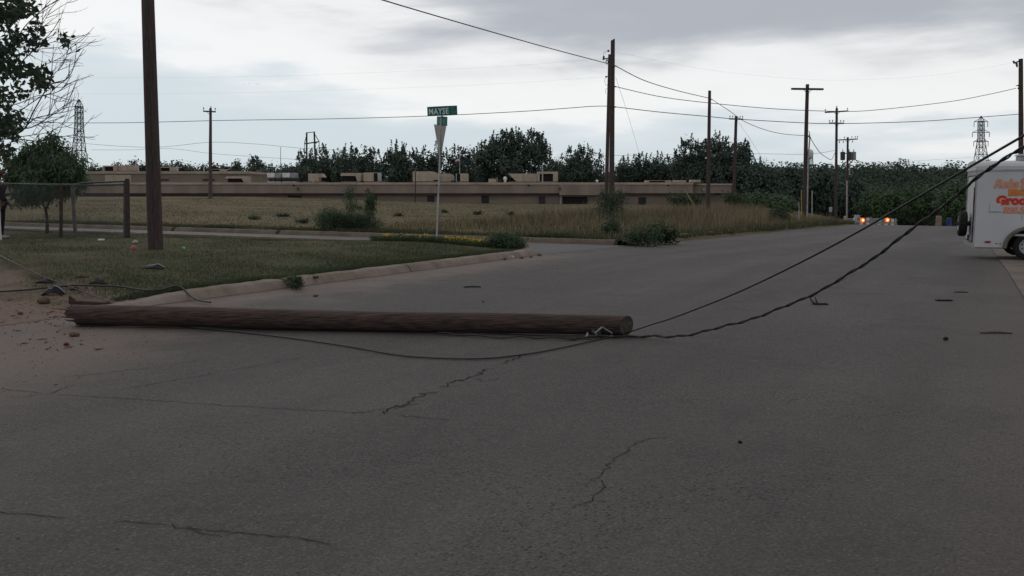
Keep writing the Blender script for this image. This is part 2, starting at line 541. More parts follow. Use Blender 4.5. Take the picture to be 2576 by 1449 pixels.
M['blade_green'] = leaf_mat('green_blade', (0.070, 0.100, 0.042), (0.034, 0.058, 0.026), 0.45, 0.2)
M['blade_olive'] = leaf_mat('olive_blade', (0.115, 0.102, 0.062), (0.056, 0.060, 0.036), 0.3, 0.2)

def road_material(name, tint=(1, 1, 1), side=False):
    m, t, p = mat_new(name)
    uvn = t.nodes.new('ShaderNodeUVMap'); uvn.uv_map = 'st'
    sp = t.nodes.new('ShaderNodeSeparateXYZ')
    t.links.new(uvn.outputs[0], sp.inputs[0])
    S_, T_ = sp.outputs[0], sp.outputs[1]
    # wheel-worn lanes run along the road: stretch the noise along s
    mp = t.nodes.new('ShaderNodeMapping'); mp.inputs['Scale'].default_value = (0.06, 0.62, 1)
    t.links.new(uvn.outputs[0], mp.inputs['Vector'])
    lane = noise_fac(t, mp.outputs[0], 1.0, 4, 0.40, 0.60)
    big = noise_fac(t, uvn.outputs[0], 0.30, 7, 0.40, 0.64)
    mid = noise_fac(t, uvn.outputs[0], 5.0, 6, 0.36, 0.66)
    fine = noise_fac(t, uvn.outputs[0], 55.0, 3, 0.30, 0.70, 0.7)
    c = mixc(t, lane, (0.060, 0.053, 0.047), (0.145, 0.132, 0.119))
    c = mixc(t, mth(t, 'MULTIPLY', big, 0.60), c, (0.058, 0.052, 0.047))
    c = mixc(t, mth(t, 'MULTIPLY', mid, 0.45), c, (0.118, 0.106, 0.094))
    # worn, darker patches of exposed binder with ragged rims
    pat = noise_fac(t, uvn.outputs[0], 0.9, 9, 0.53, 0.62, 0.62)
    c = mixc(t, mth(t, 'MULTIPLY', pat, 0.42), c, (0.040, 0.036, 0.032))
    c = mixc(t, mth(t, 'MULTIPLY', fine, 0.72), c, (0.030, 0.027, 0.025))
    # pale stones and dark pits in the worn surface
    vo = t.nodes.new('ShaderNodeTexVoronoi'); vo.inputs['Scale'].default_value = 38
    t.links.new(uvn.outputs[0], vo.inputs['Vector'])
    wn_ = t.nodes.new('ShaderNodeSeparateColor')
    t.links.new(vo.outputs['Color'], wn_.inputs[0])
    dot = mth(t, 'MULTIPLY', rng_(t, vo.outputs['Distance'], 0.16, 0.38, 1, 0), rng_(t, wn_.outputs[0], 0.80, 0.82))
    vo2 = t.nodes.new('ShaderNodeTexVoronoi'); vo2.inputs['Scale'].default_value = 75
    t.links.new(uvn.outputs[0], vo2.inputs['Vector'])
    w2 = t.nodes.new('ShaderNodeSeparateColor')
    t.links.new(vo2.outputs['Color'], w2.inputs[0])
    c = mixc(t, mth(t, 'MULTIPLY', rng_(t, w2.outputs[0], 0.55, 1.0), 0.40), c, (0.17, 0.155, 0.142))
    c = mixc(t, mth(t, 'MULTIPLY', rng_(t, w2.outputs[1], 0.60, 1.0), 0.55), c, (0.022, 0.020, 0.019))
    c = mixc(t, mth(t, 'MULTIPLY', dot, 0.6), c, (0.19, 0.175, 0.16))
    pit = mth(t, 'MULTIPLY', rng_(t, vo.outputs['Distance'], 0.25, 0.5, 1, 0), rng_(t, wn_.outputs[1], 0.64, 0.66))
    pit = mth(t, 'MULTIPLY', pit, noise_fac(t, uvn.outputs[0], 0.7, 3, 0.42, 0.58))
    c = mixc(t, mth(t, 'MULTIPLY', pit, 0.9), c, (0.012, 0.011, 0.011))
    # dust: along the left kerb, and washed out of the dirt driveway
    dn = noise_fac(t, uvn.outputs[0], 1.3, 6, 0.25, 0.75)
    wob = mth(t, 'MULTIPLY', mth(t, 'SUBTRACT', dn, 0.5), 1.6)
    if not side:
        k1 = mth(t, 'MULTIPLY', rng_(t, mth(t, 'ADD', T_, wob), -1.9, -0.15), rng_(t, S_, 0.5, 3.0, 1, 0))
        r = mth(t, 'SUBTRACT', mth(t, 'MULTIPLY', S_, -1.0), mth(t, 'MULTIPLY', T_, -1.15))
        k2 = mth(t, 'MULTIPLY', rng_(t, mth(t, 'ADD', r, wob), 8.2, 10.6), rng_(t, T_, -5.0, -2.2))
        k = mth(t, 'MAXIMUM', k1, k2)
        k3 = rng_(t, mth(t, 'ADD', mth(t, 'MULTIPLY', T_, -1.0), mth(t, 'MULTIPLY', wob, 0.3)), 9.6, 11.6)
        c = mixc(t, mth(t, 'MULTIPLY', k3, 0.35), c, (0.16, 0.135, 0.11))
        grit = noise_fac(t, uvn.outputs[0], 30, 4, 0.35, 0.7)
        dust = mixc(t, grit, (0.225, 0.172, 0.145), (0.135, 0.103, 0.087))
        c = mixc(t, mth(t, 'MULTIPLY', k, 0.82), c, dust)
    else:
        c = mixc(t, 0.5, c, (0.15, 0.145, 0.14))
    t.links.new(c, p.inputs['Base Color'])
    p.inputs['Roughness'].default_value = 0.70
    p.inputs['Specular IOR Level'].default_value = 0.40
    hgt = mth(t, 'ADD', fine, mth(t, 'MULTIPLY', mid, 0.6))
    bump(t, p, hgt, 0.9, 0.02)
    return m
M['road'] = road_material('worn_asphalt')
M['street'] = road_material('side_street_asphalt', side=True)

def lawn_material():
    m, t, p = mat_new('lawn_ground')
    uvn = t.nodes.new('ShaderNodeUVMap'); uvn.uv_map = 'st'
    sp = t.nodes.new('ShaderNodeSeparateXYZ')
    t.links.new(uvn.outputs[0], sp.inputs[0])
    S_ = sp.outputs[0]
    a = noise_fac(t, uvn.outputs[0], 0.5, 6, 0.35, 0.65)
    b = noise_fac(t, uvn.outputs[0], 3.0, 7, 0.35, 0.65)
    f = noise_fac(t, uvn.outputs[0], 28, 4, 0.3, 0.7)
    c = mixc(t, a, (0.052, 0.062, 0.032), (0.092, 0.080, 0.046))
    c = mixc(t, mth(t, 'MULTIPLY', b, 0.6), c, (0.042, 0.056, 0.028))
    c = mixc(t, mth(t, 'MULTIPLY', f, 0.4), c, (0.15, 0.12, 0.075))
    bare = noise_fac(t, uvn.outputs[0], 0.8, 7, 0.54, 0.70)
    c = mixc(t, mth(t, 'MULTIPLY', bare, 0.75), c, (0.135, 0.105, 0.075))
    wob = mth(t, 'MULTIPLY', mth(t, 'SUBTRACT', noise_fac(t, uvn.outputs[0], 1.1, 6, 0.2, 0.8), 0.5), 3.6)
    k = rng_(t, mth(t, 'ADD', S_, wob), -11.6, -9.8, 1, 0)
    g = noise_fac(t, uvn.outputs[0], 14, 6, 0.3, 0.7)
    dust = mixc(t, g, (0.235, 0.175, 0.142), (0.135, 0.10, 0.082))
    c = mixc(t, k, c, dust)
    t.links.new(c, p.inputs['Base Color'])
    p.inputs['Roughness'].default_value = 0.95
    p.inputs['Specular IOR Level'].default_value = 0.1
    bump(t, p, mth(t, 'ADD', f, b), 0.6, 0.03)
    return m
M['lawn'] = lawn_material()
def field_material():
    m, t, p = mat_new('dry_field')
    tc = t.nodes.new('ShaderNodeTexCoord')
    v = tc.outputs['Object']
    a = noise_fac(t, v, 0.12, 6, 0.35, 0.65)
    b = noise_fac(t, v, 0.9, 7, 0.35, 0.65)
    f = noise_fac(t, v, 9, 4, 0.3, 0.7)
    c = mixc(t, a, (0.150, 0.122, 0.072), (0.098, 0.092, 0.052))
    c = mixc(t, mth(t, 'MULTIPLY', b, 0.5), c, (0.075, 0.074, 0.042))
    c = mixc(t, mth(t, 'MULTIPLY', f, 0.4), c, (0.20, 0.155, 0.095))
    t.links.new(c, p.inputs['Base Color'])
    p.inputs['Roughness'].default_value = 0.95
    p.inputs['Specular IOR Level'].default_value = 0.1
    bump(t, p, mth(t, 'ADD', f, b), 0.6, 0.06)
    return m
M['field'] = field_material()
M['dirt'] = simple('bare_ground', (0.15, 0.118, 0.08), (0.085, 0.075, 0.046), 0.4, 0.95, spec=0.1, detail=8)
M['apron'] = simple('dusty_concrete', (0.165, 0.140, 0.122), (0.108, 0.094, 0.083), 1.2, 0.95, spec=0.15, detail=8)
M['hill'] = simple('wooded_hill_floor', (0.030, 0.042, 0.026), (0.018, 0.026, 0.018), 0.03, 0.95)

# ------------------------------------------------------------------ ground, roads, lawn, field, hill
def axis(parts):
    out = []
    for a, b, n in parts:
        out += list(np.linspace(a, b, n, endpoint=False))
    out.append(parts[-1][1])
    return out
gx = axis([(-4000, -600, 8), (-600, -100, 14), (-100, -30, 20), (-30, 40, 60), (40, 120, 24), (120, 600, 14), (600, 4000, 8)])
gy = axis([(-300, -20, 8), (-20, 10, 12), (10, 70, 60), (70, 160, 40), (160, 700, 16), (700, 6000, 10)])
mb = MB()
mb.v = [(x, y, H0(x, y) - 0.06) for y in gy for x in gx]
nx = len(gx)
mb.f = [(j * nx + i, j * nx + i + 1, (j + 1) * nx + i + 1, (j + 1) * nx + i) for j in range(len(gy) - 1) for i in range(nx - 1)]
mb.m = [0] * len(mb.f)
tag(mesh('ground', mb, M['dirt'], fix=False, smooth=True), kind='structure')

def sheet(name, srange, trange, zf, mat_, smax=None, smin=None, tmin=None, parent=None):
    """grid in road coordinates; srange/trange are lists; limits may depend on the other one"""
    mb, uv = MB(), []
    for t0 in trange:
        for s0 in srange:
            lo = smin(t0) if smin else srange[0]
            hi = smax(t0) if smax else srange[-1]
            k = (s0 - srange[0]) / (srange[-1] - srange[0])
            s = lo + (hi - lo) * k
            t = t0
            if tmin:
                kt = (t0 - trange[0]) / (trange[-1] - trange[0])
                t = tmin(s) + (trange[-1] - tmin(s)) * kt
            x, y = xy(s, t)
            mb.v.append((x, y, zf(s, t)))
            uv.append((s, t))
    n = len(srange)
    mb.f = [(j * n + i, (j + 1) * n + i, (j + 1) * n + i + 1, j * n + i + 1) for j in range(len(trange) - 1) for i in range(n - 1)]
    mb.m = [0] * len(mb.f)
    o = mesh(name, mb, mat_, fix=False, smooth=True, uv=uv, parent=parent)
    me = o.data
    if me.polygons[0].normal.z < 0:
        me.flip_normals()
    return tag(o, kind='structure') if parent is None else o
def zr(s, t):
    x, y = xy(s, t)
    return H0(x, y)
def right_edge(s):
    return -11.9 + (s + 20) * 0.058 if s < 4.4 else (-10.48 + (s - 4.4) * 0.055 if s < 60 else -7.4)
road = sheet('road', axis([(-28, 2, 30), (2, 50, 24), (50, 90, 20)]), axis([(-1, 0, 24)]), zr, M['road'], tmin=lambda s: right_edge(s))
def corner(t, r):
    return CS + math.sqrt(max(0.0, r * r - (CR - t) ** 2)) if t < CR else CS + r
side_street = sheet('side_street', axis([(0, 1, 10)]), axis([(0.0, CR, 16), (CR, 75, 40)]), lambda s, t: zr(s, t) + 0.004,
      M['street'], smin=lambda t: corner(t, CR), smax=lambda t: 7.7)
lawn = sheet('lawn', axis([(-11.2, 3, 60)]), axis([(0.34, CR, 24), (CR, 14, 40), (14, 50, 20)]), lawn_z, M['lawn'],
      smin=lambda t: -11.2, smax=lambda t: corner(t, CR - .34))
sheet('dirt_driveway', axis([(-30, -11.2, 40)]), axis([(0.0, 6, 24), (6, 50, 20)]), lawn_z, M['lawn'])
sheet('field', axis([(8.06, 30, 30), (30, 125, 50)]), axis([(0.0, 0.6, 6), (0.6, 14, 20), (14, 110, 60)]), field_z, M['field'])
sheet('concrete_driveway', axis([(-28, 12, 12)]), axis([(-1, 0, 12)]), lambda s, t: zr(s, t) + 0.012, M['apron'],
      tmin=lambda s: -26).data.update()
# shift: the apron lies right of the road edge
o = bpy.data.objects['concrete_driveway']
mbv = o.data.vertices
k = 0
srange = axis([(-28, 12, 12)])
trr = axis([(0, 1, 12)])
for j, kt in enumerate(trr):
    for s in srange:
        t = -30 + (right_edge(s) + 30) * kt
        x, y = xy(s, t)
        mbv[k].co = (x, y, zr(s, t) + 0.008)
        k += 1
uvl = o.data.uv_layers[0].data
for l in o.data.loops:
    uvl[l.index].uv = st(mbv[l.vertex_index].co.x, mbv[l.vertex_index].co.y)
sheet('gutter', axis([(0, 1, 40)]), [0, 0.5, 1], zr, M['apron'])
o = bpy.data.objects['gutter']
k = 0
for kt in (0, 0.5, 1):
    for q in axis([(0, 1, 40)]):
        s = -28 + 72 * q
        t = right_edge(s) - 0.55 * (1 - kt) - 0.002
        x, y = xy(s, t)
        o.data.vertices[k].co = (x, y, zr(s, t) + (0.001 if s > 12 else 0.013))
        k += 1

# kerbs: rolled profile swept along a path in road coordinates
def kerb(name, path, side, mat_, hfun, breaks, seed):
    rnd = random.Random(seed)
    mb = MB()
    prof = [(0.0, -0.05), (0.0, 0.012), (0.05, 0.075), (0.10, 0.125), (0.16, 0.148), (0.24, 0.15), (0.36, 0.142), (0.37, -0.08)]
    dist, prev, run, n = 0.0, None, [], len(prof)
    def flush(run):
        if len(run) < 2: return
        vs = [p for r in run for p in r]
        fs = []
        for i in range(len(run) - 1):
            for k in range(n - 1):
                fs.append((i * n + k, i * n + k + 1, (i + 1) * n + k + 1, (i + 1) * n + k))
        fs.append(tuple(range(n)))
        fs.append(tuple(reversed(range((len(run) - 1) * n, len(run) * n))))
        mb.add(vs, fs)
    for i, (s, t) in enumerate(path):
        a = path[max(0, i - 1)]; b = path[min(len(path) - 1, i + 1)]
        d = Vector((b[0] - a[0], b[1] - a[1])).normalized()
        nrm = Vector((-d.y, d.x)) * side
        if prev: dist += math.hypot(s - prev[0], t - prev[1])
        prev = (s, t)
        cut = [bk for bk in breaks if bk[0] < dist < bk[1]]
        if cut:
            flush(run); run = []
            continue
        wob = 0.020 * mn.noise((dist * 0.9, seed, 0)) + 0.016 * mn.noise((dist * 4.0, seed, 5)) + 0.008 * mn.noise((dist * 13, seed, 2))
        near = min([min(abs(dist - q) for q in bk) for bk in breaks if bk[1] - bk[0] > .15] + [9])
        hk = hfun(s, t) * (0.6 + 0.4 * ss(near, 0, 0.3))
        ring = []
        for (o_, z_) in prof:
            q = (s + nrm.x * (o_ + wob), t + nrm.y * (o_ + wob))
            x, y = xy(*q)
            zz = z_ * hk if z_ > 0.02 else z_
            ring.append((x, y, H0(x, y) + zz + (0.016 * mn.noise((dist * 2.2, o_ * 8, seed)) + 0.008 * mn.noise((dist * 9, o_ * 20, seed)) if z_ > 0.02 else 0)))
        run.append(ring)
    flush(run)
    return tag(mesh(name, mb, mat_, smooth=False), kind='structure')
path = [(-11.4 + i * 0.02, 0.0) for i in range(int((11.4 + CS) / 0.02))]
path += [(CS + CR * math.sin(a), CR - CR * math.cos(a)) for a in np.linspace(0, math.pi / 2, 30)]
path += [(CS + CR, CR + i * 0.3) for i in range(1, 130)]
kerb('kerb', path, 1, M['concrete'], lambda s, t: 0.25 + 0.75 * ss(s, -11.4, -9.4),
     [(3.62, 3.74), (7.2, 7.222)], 3)
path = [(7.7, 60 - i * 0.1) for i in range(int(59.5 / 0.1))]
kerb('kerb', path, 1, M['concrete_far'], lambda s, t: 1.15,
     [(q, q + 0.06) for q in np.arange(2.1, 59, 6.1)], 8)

# wooded hill behind everything on the right, a low rise on the left
mb = MB()
hxs = np.linspace(-700, 900, 65)
hys = np.linspace(160, 900, 36)
def hill_z(x, y):
    u = 1288 + x / y * F
    top = 3.5 + 6.0 * ss(u, 1500, 2000) + 6.0 * mn.noise((x * 0.006, y * 0.004, 1)) 
    left = ss(u, 500, 1500)
    z = -5.5 + (top + 5.5) * ss(y, 190, 640) * (0.35 + 0.65 * left)
    return z + 1.6 * mn.noise((x * 0.013, y * 0.013, 4)) * ss(y, 160, 260)
for y in hys:
    for x in hxs:
        mb.v.append((x, y, hill_z(x, y) - (1.2 if y < 165 else 0)))
n = len(hxs)
mb.f = [(j * n + i, j * n + i + 1, (j + 1) * n + i + 1, (j + 1) * n + i) for j in range(len(hys) - 1) for i in range(n - 1)]
mb.m = [0] * len(mb.f)
tag(mesh('hill', mb, M['hill'], fix=False, smooth=True), kind='structure')

# ------------------------------------------------------------------ foliage helpers (numpy)
def quads(c, L, W, up=0.0, droop=None, rng=RNG, out=None):
    """leaf-sized kites round centres c; up>0 bends their long axis upwards"""
    n = len(c)
    a = rng.normal(size=(n, 3))
    a[:, 2] += up * 2
    a /= np.linalg.norm(a, axis=1)[:, None]
    b = rng.normal(size=(n, 3))
    if out is not None:          # leaf blades turn their faces outwards and up, towards the light
        nn = out + rng.normal(size=(n, 3)) * .42 + np.array([0, 0, .35])
        nn /= np.linalg.norm(nn, axis=1)[:, None]
        a -= nn * (a * nn).sum(1)[:, None]
        a /= np.linalg.norm(a, axis=1)[:, None]
        b = np.cross(nn, a)
    b -= a * (a * b).sum(1)[:, None]
    b /= np.linalg.norm(b, axis=1)[:, None]
    L = np.broadcast_to(np.asarray(L, float), (n,))[:, None] * rng.uniform(0.6, 1.3, (n, 1))
    W = np.broadcast_to(np.asarray(W, float), (n,))[:, None] * rng.uniform(0.7, 1.2, (n, 1))
    v = np.stack([c - a * L / 2, c + b * W / 2 + a * L * 0.05, c + a * L / 2, c - b * W / 2 + a * L * 0.05], axis=1).reshape(-1, 3)
    f = np.arange(n * 4).reshape(-1, 4)
    return v, f
def crown_pts(lobes, ncl, per, sig, rng=RNG, shell=0.55):
    """clump centres in ellipsoid lobes (cx,cy,cz,rx,ry,rz), leaves round them"""
    vol = np.array([l[3] * l[4] * l[5] for l in lobes]); vol = vol / vol.sum()
    pick = rng.choice(len(lobes), ncl, p=vol)
    d = rng.normal(size=(ncl, 3)); d /= np.linalg.norm(d, axis=1)[:, None]
    r = shell + (1 - shell) * rng.random(ncl) ** 0.6
    r = np.where(rng.random(ncl) < 0.35, rng.random(ncl), r)
    L = np.array(lobes)[pick]
    cl = L[:, :3] + d * r[:, None] * L[:, 3:]
    k = rng.integers(int(per * 0.5), int(per * 1.5) + 1, ncl)
    idx = np.repeat(np.arange(ncl), k)
    s = np.broadcast_to(np.asarray(sig, float), (3,))
    off = rng.normal(size=(len(idx), 3)) * s
    p_ = cl[idx] + off
    o_ = (p_ - L[idx][:, :3]) / L[idx][:, 3:] + off / np.linalg.norm(off, axis=1)[:, None] * .6
    crown_pts.out = o_ / np.linalg.norm(o_, axis=1)[:, None]
    return cl, p_
def blades(base, h, w, lean=0.5, rng=RNG):
    """grass blades: thin triangles standing on base points"""
    n = len(base)
    h = np.broadcast_to(np.asarray(h, float), (n,))[:, None] * rng.uniform(0.5, 1.3, (n, 1))
    w = np.broadcast_to(np.asarray(w, float), (n,))[:, None]
    a = rng.uniform(0, 2 * math.pi, n)
    side = np.stack([np.cos(a), np.sin(a), np.zeros(n)], 1)
    tip = np.concatenate([rng.normal(size=(n, 2)) * lean, np.ones((n, 1))], 1)
    v = np.stack([base - side * w / 2, base + side * w / 2, base + tip * h], 1).reshape(-1, 3)
    return v, np.arange(n * 3).reshape(-1, 3)
def limb_mb(base, lobes, r0, mb=None, n=6, rnd=random):
    """trunk forking into one limb per lobe"""
    mb = mb or MB()
    base = Vector(base)
    cen = Vector((sum(l[0] for l in lobes), sum(l[1] for l in lobes), sum(l[2] for l in lobes))) / len(lobes)
    zf = base.z + (min(l[2] - l[5] for l in lobes) - base.z) * 0.9
    zf = max(zf, base.z + 0.5)
    fork = Vector((base.x + (cen.x - base.x) * 0.3, base.y + (cen.y - base.y) * 0.3, zf))
    mb.tube([base - Vector((0, 0, 0.1)), base.lerp(fork, 0.5) + Vector((rnd.uniform(-1, 1) * r0, 0, 0)), fork], [r0 * 1.25, r0, r0 * 0.85], n)
    for l in lobes:
        e = Vector(l[:3]) + Vector((0, 0, l[5] * 0.3))
        mid = fork.lerp(e, 0.5) + Vector((rnd.uniform(-.1, .1), rnd.uniform(-.1, .1), 0.1)) * l[5]
        mb.tube([fork, mid, e], [r0 * 0.6, r0 * 0.38, r0 * 0.12], max(4, n - 1))
    return mb
def tree(name, label, cat, base, lobes, ncl, per, sig, L, W, r0, leafm, group=None, up=0.15, bark='bark', shell=0.55, extra=None):
    t = thing(name, label, cat, base, group)
    mesh('trunk', limb_mb(base, lobes, r0), M[bark], t, smooth=True)
    cl, pts = crown_pts(lobes, ncl, per, sig, shell=shell)
    v, f = quads(pts, L, W, up, out=crown_pts.out)
    if extra is not None:
        v2, f2 = quads(extra, L * .75, L * .4, .5)
        f = np.concatenate([f, f2 + len(v)]); v = np.concatenate([v, v2])
    npmesh('crown', v, f, M[leafm], t)
    return t

# ------------------------------------------------------------------ utility poles
def pole_obj(mb_pts, r0, r1, parent, mat_='pole', name='pole_shaft', n=12, cut=0.0):
    a, b = Vector(mb_pts[0]), Vector(mb_pts[1])
    mb = MB()
    pts, rad = [], []
    for i in range(13):
        k = i / 12
        pts.append(a.lerp(b, k) + Vector((0.012 * mn.noise((k * 3, a.x, 0)), 0.012 * mn.noise((k * 3, a.x, 7)), 0)))
        rad.append(r0 + (r1 - r0) * k)
    mb.tube(pts, rad, n)
    if cut:
        top = mb.v[-n:]
        mb.v[-n:] = [(p[0], p[1], p[2] + cut * (p[0] - b.x) / r1) for p in top]
    return mesh(name, mb, M[mat_], parent, smooth=False)
def crossarm(parent, c, length, ang=0.0, tilt=0.0, th=0.11, brace=0.5, pins=(), pin_h=0.16, up=True, down=()):
    c = Vector(c)
    ax = Vector((math.cos(ang) * math.cos(tilt), math.sin(ang) * math.cos(tilt), math.sin(tilt)))
    ay = Vector((-math.sin(ang), math.cos(ang), 0))
    az = ax.cross(ay)
    o = mesh('crossarm', MB().box(c, (length, th * 0.9, th), (ax, ay, az), 0.01), M['pole'], parent)
    if brace:
        mb = MB()
        for s in (-1, 1):
            mb.tube([c + ax * s * brace * 0.75 - ay * 0.06, c - Vector((0, 0, brace * 0.75)) - ay * 0.10], 0.022, 5)
        mesh('brace', mb, M['steel_dark'], o)
    for q in pins:
        b = c + ax * q * length / 2 + Vector((0, 0, th / 2))
        mb = MB().tube([b, b + Vector((0, 0, pin_h * 0.5)), b + Vector((0, 0, pin_h * 0.55)), b + Vector((0, 0, pin_h))], [0.02, 0.02, 0.065, 0.04], 7)
        mesh('insulator', mb, M['insul'], o, smooth=True)
    for q in down:
        b = c + ax * q * length / 2 - Vector((0, 0, th / 2))
        mb = MB().tube([b, b - Vector((0, 0, 0.1)), b - Vector((0, 0, 0.12)), b - Vector((0, 0, 0.32))], [0.02, 0.02, 0.055, 0.045], 7)
        mesh('insulator', mb, M['insul'], o, smooth=True)
    return o
PG = 'standing utility poles'
# the near pole on the lawn
b = gnd(391, 627)
t = thing('utility_pole', 'thick brown utility pole standing nearest, on the lawn beside the fence', 'utility pole', b, PG)
top = at(366, -210, b.y)
LPT = top
pole_obj((b - Vector((0, 0, 0.4)), top), 0.158, 0.118, t, n=16)
mb = MB()
for k in (0.02, 0.12, 0.22, 0.32, 0.42):
    p = b.lerp(top, k) + Vector((0.05, -0.15 + 0.02 * k, 0))
    mb.box(p, (0.02, 0.012, 0.05))
mb.tube([b + Vector((0.02, -0.163, -0.1)), b.lerp(top, 0.3) + Vector((0.02, -0.152, 0)), b.lerp(top, 0.95) + Vector((0.02, -0.128, 0))], 0.012, 6)
mesh('ground_wire', mb, M['steel_dark'], t)
# twin poles by the junction
Y = 50
b = atg(1538, Y)
A = thing('utility_pole', 'tall utility pole with slant-cut top, the nearer of the twin poles', 'utility pole', b, PG)
top = at(1541.5, 100, Y)
pole_obj((b - Vector((0, 0, 0.3)), top), 0.158, 0.112, A, cut=0.06)
for v_ in (166, 218, 269):
    mesh('bracket', MB().tube([at(1541, v_, Y - 0.2), at(1549, v_, Y - 0.1), at(1550, v_ + 1, Y - 0.1)], [0.035, 0.035, 0.05], 6), M['steel_dark'], A)
Y = 54
b = atg(1524, Y)
A2 = thing('utility_pole', 'leaning utility pole with side brackets, the farther of the twin poles', 'utility pole', b, PG)
top = at(1533.5, 137, Y)
pole_obj((b - Vector((0, 0, 0.3)), top), 0.125, 0.085, A2)
mb = MB()
mb.tube([at(1531, 147, Y), at(1519, 148, Y - 0.1)], 0.035, 6)
mb.tube([at(1519, 141, Y - 0.1), at(1518, 151, Y - 0.1)], 0.055, 6)
mesh('bracket', mb, M['steel_dark'], A2)
mb = MB()
mb.tube([at(1527, 150, Y - 0.1), at(1524, 155, Y - .1), at(1527, 163, Y - .1), at(1530, 155, Y - .1), at(1527, 150, Y - .1)], 0.03, 6)
mesh('cutout_fuse', mb, M['insul'], A2)
for pts_ in ([(1518, 142), (1519, 133), (1525, 129), (1531, 128)], [(1523, 194), (1521, 203), (1523, 212), (1528, 216)], [(1527, 222), (1522, 228), (1525, 236)]):
    mesh('jumper_wire', MB().tube([at(*q_, Y) for q_ in pts_], 0.011, 5), M['wire'], A2)
mesh('insulator', MB().ball(at(1530.5, 128, Y), 0.07), M['insul'], A2)
mesh('insulator', MB().ball(at(1525, 193, Y), 0.06).tube([at(1525, 193, Y), at(1532, 192, Y)], 0.02, 5), M['insul'], A2)
# plain pole
Y = 68
b = atg(1781, Y)
B = thing('utility_pole', 'plain utility pole without crossarm in front of the building end', 'utility pole', b, PG)
pole_obj((b - Vector((0, 0, 0.3)), at(1785, 228, Y)), 0.165, 0.11, B)
mesh('bracket', MB().tube([at(1784, 247, Y), at(1792, 251, Y - 0.15)], 0.035, 6), M['steel_dark'], B)
# short pole with small crossarm
Y = 95
b = atg(1845, Y)
C_ = thing('utility_pole', 'utility pole with one short crossarm, standing before the dark trees at the building end', 'utility pole', b, PG)
pole_obj((b - Vector((0, 0, 0.3)), at(1852, 292, Y)), 0.19, 0.15, C_)
crossarm(C_, at(1852, 299.5, Y - 0.2), 1.5, 0.1, -0.02, 0.14, 0, (-0.9, -0.5, 0.55, 0.9), 0.26)
# tall pole with the broad bare crossarm
Y = 70
b = atg(2023, Y)
D_ = thing('utility_pole', 'tall dark utility pole with a broad bare braced crossarm and pale conduit on its side', 'utility pole', b, PG)
pole_obj((b - Vector((0, 0, 0.3)), at(2031, 212, Y)), 0.185, 0.13, D_, 'pole')
crossarm(D_, at(2031, 224, Y - 0.2), 2.45, 0.0, -0.012, 0.15, 0.5)
mesh('conduit', MB().tube([atg(2030, Y - 0.25), at(2033, 400, Y - 0.22), at(2037, 350, Y - 0.1), at(2036, 338, Y)], 0.055, 7), M['pvc'], D_)
mesh('bracket', MB().tube([at(2029, 343, Y), at(2036, 343, Y - 0.1), at(2039, 347, Y - 0.1)], 0.05, 6).tube([at(2036, 345, Y), at(2037, 333, Y), at(2034, 330, Y)], 0.025, 5), M['steel_dark'], D_)
# pole with two crossarms
Y = 90
b = atg(2102, Y)
E_ = thing('utility_pole', 'utility pole carrying two crossarms one above the other with upright insulators', 'utility pole', b, PG)
pole_obj((b - Vector((0, 0, 0.3)), at(2105, 272, Y)), 0.16, 0.115, E_)
mesh('insulator', MB().tube([at(2105, 273, Y), at(2105, 266, Y)], [0.06, 0.04], 6), M['insul'], E_)
crossarm(E_, at(2104.5, 281, Y - 0.2), 2.3, 0.0, 0.06, 0.13, 0.45, (-0.96, 0.92), 0.24)
crossarm(E_, at(2104.5, 310, Y - 0.2), 1.45, 0.0, -0.02, 0.13, 0.4, (-0.95, -0.55, 0.55, 0.95), 0.24)
# transformer pole
Y = 110
b = atg(2130, Y)
T_ = thing('utility_pole', 'utility pole with transformer cans hung below its insulated crossarm, rightmost of the far group', 'utility pole', b, PG)
pole_obj((b - Vector((0, 0, 0.3)), at(2132.5, 345, Y)), 0.16, 0.12, T_)
crossarm(T_, at(2132, 351, Y - 0.2), 2.45, 0.0, 0.05, 0.13, 0.5, (-0.3, 0.42, 0.75, 0.97), 0.3, down=(-0.78, -0.4, 0.5))
for (u, v0, mm, yy) in ((2120, 381, 'transformer_dark', Y), (2147.5, 381, 'transformer', Y), (2136, 381, 'transformer_dark', Y - 0.45)):
    p0, p1 = at(u, 403, yy), at(u, 383, yy)
    mb = MB().tube([p0, p0.lerp(p1, .04), p0.lerp(p1, .96), p1, p1 + Vector((0, 0, 0.06))], [0.24, 0.28, 0.28, 0.30, 0.2], 12)
    can = mesh('transformer_can', mb, M[mm], T_, smooth=False)
    mesh('bushing', MB().tube([p1, p1 + Vector((0, 0, 0.38))], [0.06, 0.035], 6), M['insul'], can)
mesh('hanger', MB().box(at(2133, 386, Y - 0.1), (1.5, 0.08, 0.09)), M['steel_dark'], T_)
mesh('conduit', MB().tube([atg(2130, Y - 0.35), at(2130.5, 455, Y - 0.3)], 0.08, 7).tube([at(2137, 440, Y - .3), at(2138, 410, Y - .3), at(2145, 404, Y - .2)], 0.07, 7), M['pvc'], T_)
